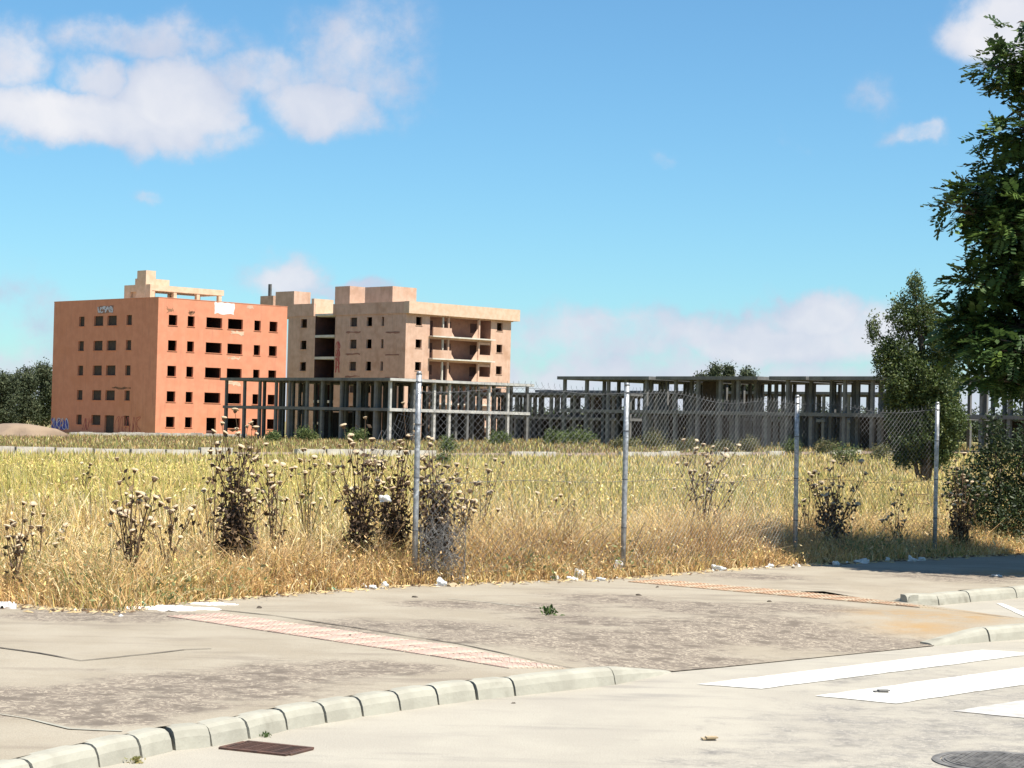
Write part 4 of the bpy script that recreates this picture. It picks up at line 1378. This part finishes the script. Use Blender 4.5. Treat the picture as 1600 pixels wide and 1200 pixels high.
def field(name, y0, y1, dens, hmin, hmax, wid, kindp, ymode='uniform', lean=.35, seeds=.3):
    n0 = int(dens)
    y = np.sqrt(rng.uniform(y0 * y0, y1 * y1, n0)) if ymode == 'uniform' else y0 + (y1 - y0) * rng.uniform(0, 1, n0) ** 1.4
    x = rng.uniform(-1, 1, n0) * (y * .29 + 1.5)
    if kindp == 'edge':
        x = rng.uniform(-8.5, 10.5, n0)
        y = yback(x) + rng.gamma(1.25, 2.1, n0) - .06
    ok = y > yback(x) - .02 + .12 * pn(x, y, 3.0)
    dy_ = y - yback(x)
    dirt = pn(x, y, .9, 2.0)
    ok &= rng.uniform(0, 1, n0) < np.clip(.12 + 1.55 * dirt, 0, 1)
    # keep the dirt track clear
    rel = np.stack([x, y], 1) - P0
    across = rel @ np.array((-fd[1], fd[0]))
    ok &= ~((across > -.2) & (across < 7.5) & (rng.uniform(0, 1, n0) < .93))
    ok &= ~((across > -2.6) & (across < 0) & (rng.uniform(0, 1, n0) < .55))
    x, y, dy_ = x[ok], y[ok], dy_[ok]; n = len(x)
    z = terrain(x, y)
    z = np.where(dy_ < 1, np.maximum(z, .09), z) - .01
    a = pn(x, y, .35, 1.0); b = pn(x, y, .8, 4.0); c = pn(x, y, .18, 2.5)
    h = (hmin + (hmax - hmin) * rng.beta(2, 2.5, n)) * (.5 + .95 * a)
    h *= .72 + .62 * pn(x, y, 3.1, 7.0) * pn(y, x, 2.3, 1.0) * 2
    long_ = rng.uniform(0, 1, n) < .05
    h = np.where(long_ & (dy_ > .3), h * 1.5, h)
    h *= np.clip(.30 + dy_ * .55, .3, 1) * (1 - .45 * sstep((y - 40) / 15))
    near = np.exp(-dy_ / 3.0)
    left = sstep((-x / (y * .25) + .2) / 1.0)
    far_ = sstep((y - 24) / 14)
    wts = np.stack([.55 + .9 * far_, .15 + 1.5 * near * (.4 + a), .35 + .3 * b, (.05 + 1.8 * far_ * (.3 + c) * (.45 + 1.1 * left)), .14 + .6 * (b > .6) + .6 * far_ * (a > .52) + .18 * far_, .18 + .7 * near * (b < .4) + .26 * far_ + .5 * far_ * (b < .3)], 1)
    beyond = ((np.stack([x, y], 1) - P0) @ np.array((-fd[1], fd[0]))) > 0
    wts[beyond] = np.array((.12, .18, .12, .10, .75, .95))
    t = pick(n, wts)
    h = np.where(beyond, h * 1.2, h)
    w = wid * rng.uniform(.6, 1.4, n) * np.clip(y / 40, 1, 4 if wid > .015 else 1.5)
    V, T, C = blades(n, x, y, z, h, w, t, lean, seeds)
    return tag(link(name, tri_mesh(name, V, T, M['grass'], C)), kind='stuff')


o = field('dry_grass', 0, 1, 190000, .14, .58, .0085, 'edge', lean=.8, seeds=.35)
o['label'] = 'tall tangled golden dry grass along the sidewalk edge'; o['category'] = 'grass'
o = field('field_grass', 24, 62, 190000, .2, .5, .015, '', lean=.3, seeds=.3)
o['label'] = 'yellow and green grass covering the open field'; o['category'] = 'grass'
o = field('far_grass', 60, 250, 130000, .22, .55, .016, '', ymode='x', lean=.25, seeds=0)
o['label'] = 'dull grass and weeds beyond the field track'; o['category'] = 'grass'


# broad-leaved green weeds mixed into the edge (uncountable)
n = 1500
x = rng.uniform(-8, 9, n); y = yback(x) + rng.gamma(1.2, 1.6, n)
ok = pn(x, y, 1.1, 5) > .56
x, y = x[ok], y[ok]
Pw = np.repeat(np.stack([x, y, np.full(len(x), .22)], 1), 9, 0) + rng.normal(size=(len(x) * 9, 3)) * np.array((.10, .10, .09))
tag(link('green_weeds', leaves_mesh('green_weeds', Pw, .055, mixcol([(.15, .18, .07), (.22, .23, .10), (.30, .27, .13)], len(Pw)), M['grass'])),
    'grey green weeds among the dry grass by the sidewalk', 'weeds', kind='stuff')

# crumbs of straw, twigs and paper blown against the edge (uncountable)
mb = MB(); rr = random.Random(77)
for k in range(2600):
    x = rr.uniform(-8, 9.5); off_ = abs(rr.gauss(0, .16)); y = float(yback(x)) - off_ + .08
    if rr.random() < .35 and pn(x * 1.0, y, 1.7, 3) < .5: continue
    z = (float(zwalk(x, y)) if off_ > -.1 else .1) + .004
    a = rr.uniform(0, 3.14); l = rr.uniform(.01, .05); w = rr.uniform(.0025, .007)
    c, s_ = math.cos(a), math.sin(a); m_ = rr.choice((0, 0, 1, 1, 1, 2)) if rr.random() < .985 else 3
    if m_ == 3: l = rr.uniform(.008, .02); w = l * .7
    up_ = rr.uniform(.001, .012)
    i0 = len(mb.v)
    mb.v += [(x - c * l - s_ * w, y - s_ * l + c * w, z), (x + c * l - s_ * w, y + s_ * l + c * w, z + up_), (x + c * l + s_ * w, y + s_ * l - c * w, z + up_), (x - c * l + s_ * w, y - s_ * l - c * w, z),
             (x, y, z + up_ + w * 1.5)]
    for f_ in ((0, 1, 4), (1, 2, 4), (2, 3, 4), (3, 0, 4)): mb.f.append(tuple(i0 + q_ for q_ in f_)); mb.m.append(m_)
tag(mb.build('edge_debris', [M['stem'], M['straw'], M['cardboard'], M['bag']]), 'straw, twigs and scraps scattered along the sidewalk edge', 'debris', kind='stuff')

# ------------------------------------------------------------------ thistles
hm = []
for k in range(3):
    mb = MB()
    mb.lathe([(.002, -.012), (.012, -.006), (.021, .008), (.019, .02)], 7, 1)
    mb.lathe([(.019, .018), (.034 + .005 * k, .028), (.030, .036 + .003 * k), (.012, .041), (.001, .042)], 7, 0)
    hm.append(mb.mesh('seed_head', [M['head'], M['cup']], False))


def thistle(px, py, hpx, spx, leafy, nst, lab, seed, green=0.0, nbr=2, dy=.0, headsz=1.0):
    rr = random.Random(seed); nr = np.random.default_rng(seed)
    b = gp(px, py, .1); b = b + np.array((0, dy, 0)); hpx = hpx * (1.12 if hpx > 120 else 1.0) * (1.08 if 300 < px < 700 else 1); z0 = max(.08, float(terrain(b[0], b[1])))
    k = b[1] / FPX; H = hpx * k; Sp = spx * k
    root = tag(empty('dry_thistle', (b[0], b[1], z0)), lab, 'thistle', 'dry thistles standing in the grass')
    mb = MB(); tips = []; L_ = []
    nst = nst + (3 if nst > 4 else 1)
    for s_ in range(nst):
        a = 2 * math.pi * s_ / nst + rr.uniform(-.5, .5)
        f = ((s_ + .5) / nst * 2 - 1) if nst > 1 else 0
        h = H * rr.uniform(.5, 1.0) * (1 - .12 * abs(f))
        ex, ey = f * Sp * rr.uniform(.8, 1.1), rr.uniform(-.5, .5) * Sp
        pts_ = [np.array((rr.uniform(-.04, .04), rr.uniform(-.04, .04), 0))]
        for t in (.25, .5, .75, 1.0):
            pts_.append(np.array((ex * t ** 1.5 + rr.uniform(-.015, .015), ey * t ** 1.5 + rr.uniform(-.015, .015), h * t)))
        r0 = .0085
        mb.tube(pts_, [r0, r0 * .85, r0 * .7, r0 * .5, r0 * .35], 5)
        tips.append(pts_[-1])
        for q in range(nbr):
            t = rr.uniform(.35, .85); i = int(t * 4); fr = t * 4 - i
            p = pts_[i] * (1 - fr) + pts_[i + 1] * fr
            e = p + np.array((rr.uniform(-1, 1) * .16 * H, rr.uniform(-1, 1) * .12 * H, rr.uniform(.12, .3) * H))
            m_ = (p + e) / 2 + np.array((0, 0, -.02 * H))
            mb.tube([p, m_, e], [r0 * .5, r0 * .38, r0 * .25], 4)
            tips.append(e)
            if rr.random() < leafy * .5: L_ += [p]
        for t in np.linspace(.05, .95, 9):
            i = min(3, int(t * 4)); fr = t * 4 - i
            p = pts_[i] * (1 - fr) + pts_[i + 1] * fr
            if rr.random() < leafy * (1.25 - t * .9) + .06: L_ += [p] * (1 + int(leafy ** 2 * 14 * (1.1 - t) ** 1.6))
    mb.build('stem', M['stem'], root)
    if L_:
        Lp = np.repeat(np.array(L_), 5, 0); n = len(Lp)
        Lp = Lp + nr.normal(size=(n, 3)) * np.array((.028 + .03 * leafy, .028 + .03 * leafy, .04))
        Lp[:, 2] = np.maximum(Lp[:, 2], .02)
        cols = [(.055, .036, .026), (.09, .058, .036), (.15, .095, .055), (.26, .18, .10)]
        if green: cols = [(.08, .08, .035), (.13, .12, .05), (.2, .17, .08), (.3, .24, .12)]
        link('leaves', leaves_mesh('leaves', Lp, .058, mixcol(cols, n, [.38, .3, .2, .12]), M['deadleaf'], .6, .55), root)
    for p in tips:
        o_ = link('seed_head', rr.choice(hm), root, p)
        o_.rotation_euler = (rr.uniform(-.5, .5), rr.uniform(-.6, .6), rr.uniform(0, 6))
        sc = rr.uniform(.55, 1.0) * headsz; o_.scale = (sc, sc, sc)
    return root


TH_ = [
    (25, 938, 150, 26, .25, 4, 'leaning dark bare thistle at the bottom left corner of the grass', 0),
    (58, 925, 130, 40, .1, 3, 'thin bare thistle stalks leaning right at the far left', 0),
    (205, 935, 180, 42, .3, 6, 'pale brown thistle with upright heads above the green litter', 0),
    (262, 925, 150, 36, .2, 4, 'slender thistle between the green litter and the dark leafy thistle', 0),
    (368, 915, 235, 42, .95, 9, 'tall thistle with black withered leaves and many pale heads, left of centre', 0),
    (330, 900, 175, 20, .3, 3, 'narrow thistle just left of the tall black leaved one', 0),
    (425, 900, 195, 26, .25, 4, 'thin thistle with scattered heads right of the tall black leaved one', 0),
    (478, 880, 170, 26, .2, 4, 'olive thistle rising midway between the dark clumps', 1),
    (560, 905, 210, 38, .8, 7, 'big dark thistle clump left of the first fence post', 0),
    (612, 902, 225, 42, .85, 8, 'tallest dark thistle beside the first fence post', 0),
    (680, 905, 205, 30, 1.0, 7, 'black withered thistle caught in the mesh right of the first post', 0),
    (718, 885, 160, 30, .5, 4, 'brown thistle at the right side of the black clump', 0),
    (748, 880, 160, 50, .05, 4, 'leafless branching stalk leaning right between first and second posts', 0),
    (852, 850, 90, 22, .15, 2, 'faint thin thistle in the pale grass between first and second posts', 1),
    (888, 845, 95, 14, .1, 2, 'short faint thistle left of the second fence post', 1),
    (1098, 868, 172, 62, .35, 9, 'thistle fanning out widely between second and third posts', 0),
    (1300, 872, 150, 48, .7, 8, 'dark spreading thistle right of the third fence post', 0),
    (1262, 868, 140, 16, .3, 2, 'single crooked thistle touching the third fence post', 0),
    (1400, 868, 110, 22, .4, 3, 'small shaded thistle left of the fourth fence post', 0),
    (1500, 866, 150, 34, .7, 5, 'shaded brown thistle right of the fourth fence post', 0),
    (130, 800, 90, 16, .2, 3, 'greenish thistle far out in the left of the field', 1),
    (515, 790, 80, 14, .2, 3, 'short thistle out in the field between the two dark clumps', 1),
    (95, 880, 60, 18, .4, 3, 'short dark thistle by the small heap at left', 0),
]
for i, (px, py, h, sp, lf, ns, lab, g) in enumerate(TH_):
    thistle(px, py, h, sp, lf, ns, lab, 100 + i, g, 2 if ns > 3 else 1)

# ------------------------------------------------------------------ fence
fence = tag(empty('chain_link_fence', (0, 0, 0)), 'chain link fence of galvanised posts and sagging wire mesh along the sidewalk', 'fence')
PB = [gp(a, b, .1) for a, b in ((647, 912), (973, 900), (1242, 878), (1460, 870))]
PT = [yd(655, 580, PB[0][1]), yd(980, 598, PB[1][1]), yd(1246, 617, PB[2][1]), yd(1465, 628, PB[3][1])]
for b, t in zip(PB, PT):
    mb = MB(); d = t - b
    mb.tube([b - d * .08, b + d * .33, b + d * .66, b + d * .985], .027, 12)
    mb.tube([b + d * .985, t], [.029, .018], 12)
    mb.build('post', M['galv'], fence, True)
    mb = MB()
    for f in (.25, .5, .75, .95):
        c = b + d * f
        mb.tube([c - (0, 0, .006), c + (0, 0, .006)], .031, 10)
    tag(mb.build('wire_tie', M['wire'], fence))
ND = np.array((0, -.032, 0))


def mesh_panel(b0, t0, b1, t1, sag, seed, lo=0.0, cell=.052, cut=None):
    rr = random.Random(seed)
    Lh = np.linalg.norm(b1 - b0); H = 2.0
    mb = MB()

    def pt(s_, h):
        f = s_ / Lh
        b = b0 * (1 - f) + b1 * f; t = t0 * (1 - f) + t1 * f
        sg = sag * 4 * f * (1 - f)
        z = h / H
        p = b * (1 - z) + t * z
        w_ = .035 * math.sin(s_ * 2.1 + seed) * math.sin(z * 3.0) + .02 * math.sin(s_ * 5.3 + h * 2)
        return p + ND + np.array((.2 * w_, w_, -sg * z * z - .03 * z * math.sin(s_ * 3 + seed)))
    step = cell * math.sqrt(2)
    for sgn in (1, -1):
        n = int((Lh + H) / step)
        for k in range(-int(H / step) - 1, n + 1):
            s0 = k * step
            seg = []
            m = 14
            for j in range(m + 1):
                h = H * .985 * j / m
                s_ = s0 + h if sgn > 0 else s0 + H - h
                if 0 <= s_ <= Lh and h >= lo:
                    if cut and cut(s_, h): 
                        if len(seg) > 1: mb.tube(seg, .0014, 3, cap=False)
                        seg = []
                        continue
                    seg.append(pt(s_, h))
                else:
                    if len(seg) > 1: mb.tube(seg, .0014, 3, cap=False)
                    seg = []
            if len(seg) > 1: mb.tube(seg, .0014, 3, cap=False)
    # twisted wire ends along the top and the line wires
    for k in range(int(Lh / (cell * 1.41))):
        s_ = (k + .5) * cell * 1.41
        p = pt(s_, H * .985)
        mb.tube([p, p + np.array((rr.uniform(-.008, .008), 0, .03))], .0019, 3)
    tag(mb.build('wire_mesh', M['wire'], fence))
    mb = MB()
    for h in (.1, 1.0, 1.93):
        mb.tube([pt(Lh * j / 16, h) + np.array((0, -.004, 0)) for j in range(17)], .0021, 4)
    mb.build('line_wire', M['wire'], fence)


mesh_panel(PB[0], PT[0] - (0, 0, .10), PB[1], PT[1] - (0, 0, .02), .01, 1)
mesh_panel(PB[1], PT[1] - (0, 0, .02), PB[2], PT[2] - (0, 0, .05), .02, 2)
mesh_panel(PB[2], PT[2] - (0, 0, .04), PB[3], PT[3] - (0, 0, .06), .02, 3)
# torn flap hanging left of the first post and the wad of mesh at its foot
mb = MB()
b0 = PB[0]


def flap(s_, h):
    # s_ to the left of the post, h measured up
    return b0 + np.array((-.04 - s_ * .62 + .06 * math.sin(h * 5), -.02 - .25 * s_ * s_ + .07 * math.sin(s_ * 9 + h * 3), h - .42 * s_ + .03 * math.sin(s_ * 14)))


for sgn in (1, -1):
    for k in range(-20, 24):
        seg = []
        for j in range(15):
            h = 1.15 + .75 * j / 14; s_ = k * .073 + (h - 1.15 if sgn > 0 else 1.9 - h)
            top = 1.85 - .35 * s_
            if 0 <= s_ <= .85 and h < top and h > 1.2 + .25 * abs(math.sin(s_ * 6)):
                seg.append(flap(s_, h))
            else:
                if len(seg) > 1: mb.tube(seg, .0019, 3, cap=False)
                seg = []
        if len(seg) > 1: mb.tube(seg, .0019, 3, cap=False)
mb.build('torn_mesh', M['wire'], fence)
mb = MB(); rr = random.Random(5)
for k in range(170):
    a = rr.uniform(0, 6.28); c = b0 + np.array((.25 + rr.gauss(0, .11), .05 + rr.gauss(0, .08), 0))
    pts_ = []
    z = rr.uniform(.0, .5)
    for j in range(7):
        a += rr.uniform(-.9, .9)
        c = c + np.array((math.cos(a) * .05, math.sin(a) * .03, 0)); c[0] = min(max(c[0], b0[0] + .05), b0[0] + .47)
        z = max(.02, min(.75, z + rr.uniform(-.07, .1)))
        pts_.append((c[0], c[1], .1 + z))
    mb.tube(pts_, .0024, 3, cap=False)
mb.build('mesh_wad', M['iron'], fence)

# wire rack standing in the field near the fourth post
q = gp(1436, 822, .1)
wr = tag(empty('wire_rack', (q[0], q[1], .1)), 'thin rusty ladder-like wire rack standing in the grass left of the fourth post', 'wire rack')
k = q[1] / FPX
for nm, segs in (('upright', [((-10, 0), (-8, 38)), ((-8, 38), (-14, 58)), ((12, 0), (14, 34)), ((14, 34), (12, 62))]), ('rung', [((-10, 2), (12, 0)), ((-8, 36), (14, 34)), ((-11, 50), (12, 49)), ((-9, 18), (13, 17))])):
    for a, b in segs:
        mb = MB(); mb.tube([(a[0] * k, 0, a[1] * k), (b[0] * k, .02, b[1] * k)], .005, 5); mb.build(nm, M['rust'], wr)

# ------------------------------------------------------------------ litter and stones
LT = [  # px, py, w px, h px, material, name, category, label
    (222, 941, 16, 9, 'green_plastic', 'plastic_wrapper', 'litter', 'crumpled green wrapper lying at the grass edge, far left'),
    (518, 917, 20, 7, 'green_plastic', 'plastic_wrapper', 'litter', 'flat turquoise wrapper at the grass edge left of the first post'),
    (350, 918, 15, 12, 'bag', 'plastic_bag', 'bag', 'crumpled white bag at the foot of the black leaved thistle'),
    (380, 925, 12, 6, 'bag', 'plastic_bag', 'bag', 'small torn white bag right of the black leaved thistle foot'),
    (566, 914, 14, 8, 'bag', 'plastic_bag', 'bag', 'leftmost of three white scraps left of the first post'),
    (582, 915, 12, 8, 'bag', 'plastic_bag', 'bag', 'middle of three white scraps left of the first post'),
    (600, 913, 14, 9, 'bag', 'plastic_bag', 'bag', 'rightmost of three white scraps left of the first post'),
    (689, 909, 15, 13, 'bag', 'plastic_bag', 'bag', 'white bag lying under the wad of mesh right of the first post'),
    (706, 911, 22, 8, 'cardboard', 'cardboard_scrap', 'litter', 'yellowish cardboard scrap right of the first post'),
    (869, 900, 15, 13, 'bag', 'plastic_bag', 'bag', 'crumpled white bag beside the green weeds before the second post'),
    (905, 896, 17, 16, 'bag', 'plastic_bag', 'bag', 'larger white bag left of the second fence post'),
    (893, 902, 14, 8, 'bag', 'plastic_bag', 'bag', 'flat white paper between two bags left of the second post'),
    (965, 886, 13, 14, 'bag', 'plastic_bag', 'bag', 'white paper caught in the mesh at the second fence post'),
    (938, 903, 12, 6, 'bag', 'plastic_bag', 'bag', 'small white scrap on the sidewalk edge just left of the second post'),
    (1121, 886, 20, 9, 'bag', 'plastic_bag', 'bag', 'flat white bag at the grass edge below the fanned thistle'),
    (1136, 879, 10, 13, 'bag', 'plastic_bag', 'bag', 'upright white scrap just right of the flat bag below the thistle'),
    (1203, 883, 12, 6, 'bag', 'plastic_bag', 'bag', 'little white scrap left of the third fence post'),
    (1306, 878, 10, 9, 'bag', 'plastic_bag', 'bag', 'white scrap below the dark thistle right of the third post'),
    (1348, 875, 18, 9, 'bag', 'plastic_bag', 'bag', 'white bag where the tree shade begins on the sidewalk edge'),
    (1386, 873, 8, 6, 'bag', 'plastic_bag', 'bag', 'small white scrap in shade, first right of the white bag'),
    (1424, 872, 11, 9, 'bag', 'plastic_bag', 'bag', 'white scrap in shade, second from the fourth post'),
    (1440, 872, 9, 7, 'bag', 'plastic_bag', 'bag', 'white scrap in shade nearest the fourth post'),
    (1557, 897, 12, 4, 'bag', 'plastic_bag', 'bag', 'thin white paper on the shaded sidewalk at right'),
    (268, 948, 130, 6, 'white', 'plaster_rubble', 'rubble', 'white plaster rubble spilled at the top of the pink tiles'),
    (335, 941, 60, 7, 'white', 'plaster_rubble', 'rubble', 'second patch of white plaster debris right of the larger one'),
    (8, 945, 30, 13, 'white', 'plaster_rubble', 'rubble', 'whitish heap of debris at the left edge of the sidewalk'),
    (602, 780, 15, 12, 'bag', 'plastic_bag', 'bag', 'pale bag snagged high in the dark thistle left of the first post'),
    (95, 806, 28, 6, 'white', 'plaster_rubble', 'rubble', 'small pale rubble heap out in the grass at left'),
    (405, 948, 9, 5, 'stone', 'stone', 'stone', 'dark stone on the sidewalk right of the pink tiles'),
    (648, 931, 10, 4, 'stone', 'stone', 'stone', 'flat dark stone on the sidewalk below the first post'),
    (998, 928, 10, 5, 'stone', 'stone', 'stone', 'black stone on the sidewalk below the second post'),
    (1027, 916, 5, 4, 'stone', 'stone', 'stone', 'tiny black stone up and right of the one below the second post'),
    (546, 992, 10, 4, 'stone', 'stone', 'stone', 'dark pebble lying on the pink tiles'),
    (1202, 938, 8, 4, 'stone', 'stone', 'stone', 'dark pebble on the ochre tiles'),
    (1239, 886, 6, 4, 'stone', 'stone', 'stone', 'black pebble below the third fence post'),
    (802, 1098, 7, 3, 'stone', 'stone', 'stone', 'small pebble in the gutter at the long kerb stone'),
    (1377, 1081, 24, 4, 'iron', 'flat_metal', 'scrap', 'flat grey metal piece lying on the second white stripe'),
    (1108, 1155, 24, 4, 'cardboard', 'cardboard_scrap', 'litter', 'small pale scrap lying on the open road'),
    (1275, 746, 14, 7, 'stone', 'stone', 'stone', 'dark stone out in the yellow grass right of the third post'),
]
for i, (px, py, w_, h_, mt, nm, ct, lab) in enumerate(LT):
    air = (px in (965, 602))
    onroad = px in (802, 1377, 1108)
    z = 0.0 if onroad else .11
    if air:
        q = yd(px, py, (PB[1][1] - .06) if px == 965 else PB[0][1] + .1)
    else:
        q = gp(px, py + h_ * .35, z)
        if not onroad and py > 860:
            q[2] = max(float(zwalk(q[0], q[1])), .0) if inpoly(np.array([q[0]]), np.array([q[1]]), outline)[0] else .1
        elif not onroad: q[2] = float(terrain(q[0], q[1]))
    k = q[1] / FPX
    rx_, rz_ = w_ * k * .5, h_ * k * .62
    if ct in ('bag', 'litter') and not air and not onroad: q = q * (1 - .006) + np.array((0, 0, q[2] * .006)); rx_ *= 1.15; rz_ *= 1.15
    if nm == 'flat_metal' or (onroad and nm == 'cardboard_scrap'):
        mb = MB(); mb.box(-rx_, rx_ * .8, -.02, .02, .005, .012); mb.box(-rx_ * .5, rx_, -.03, .012, .0125, .02)
        o = mb.build(nm, M[mt], None, loc=q, rz=.2)
    elif nm == 'plaster_rubble':
        rr = random.Random(i); mb = MB(); N_ = 26
        hp = .06 if px == 8 else (.05 if px == 95 else .022)
        for a_ in range(N_):
            for b_ in range(N_):
                u, v = a_ / (N_ - 1) * 2 - 1, b_ / (N_ - 1) * 2 - 1
                e_ = max(0, 1 - math.hypot(u, v) * (1 + .25 * math.sin(4 * math.atan2(v, u) + i) + .12 * math.sin(9 * math.atan2(v, u))))
                mb.v.append((u * rx_ * 1.25, v * rx_ * .75, -.012 + hp * min(1, e_ * 3) * rr.uniform(.45, 1.1)))
        for a_ in range(N_ - 1):
            for b_ in range(N_ - 1):
                k_ = a_ * N_ + b_; mb.f.append((k_, k_ + N_, k_ + N_ + 1, k_ + 1)); mb.m.append(0)
        o = mb.build(nm, M[mt], None, loc=q)
    else:
        o = link(nm, blob_mesh(nm, M[mt], (rx_, rx_ * .7, rz_), .36 if mt == 'bag' else .2, i, 3 if mt == 'bag' else 2), None, q, random.uniform(0, 3) * 0)
    tag(o, lab, ct, {'bag': 'white scraps and bags along the grass edge', 'stone': 'stones lying about', 'litter': 'litter along the grass edge'}.get(ct))

# small weeds growing through the paving
for (px, py, s_, lab, z) in ((857, 960, .10, 'small green weed growing from the middle of the sidewalk', .11), (415, 1152, .035, 'tiny weed in the gutter beside the drain', 0), (1555, 935, .09, 'green weed growing against the driveway kerb', 0),
                             (212, 1192, .05, 'dry tuft at the foot of the kerb at lower left', 0), (1445, 953, .04, 'tiny weed at the near end of the driveway kerb', 0)):
    q = gp(px, py, z)
    if z: q[2] = float(zwalk(q[0], q[1]))
    Pp = rng.normal(size=(60, 3)) * np.array((s_ * .32, s_ * .3, s_ * .25)); Pp[:, 2] = np.abs(Pp[:, 2])
    dry = px == 212
    cl = [(.3, .25, .1), (.2, .2, .07)] if dry else [(.06, .10, .03), (.10, .15, .045)]
    tag(link('weed', leaves_mesh('weed', Pp, s_ * .45, mixcol(cl, 60), M['grass'], -.8), None, q), lab, 'weed', 'weeds growing in cracks')
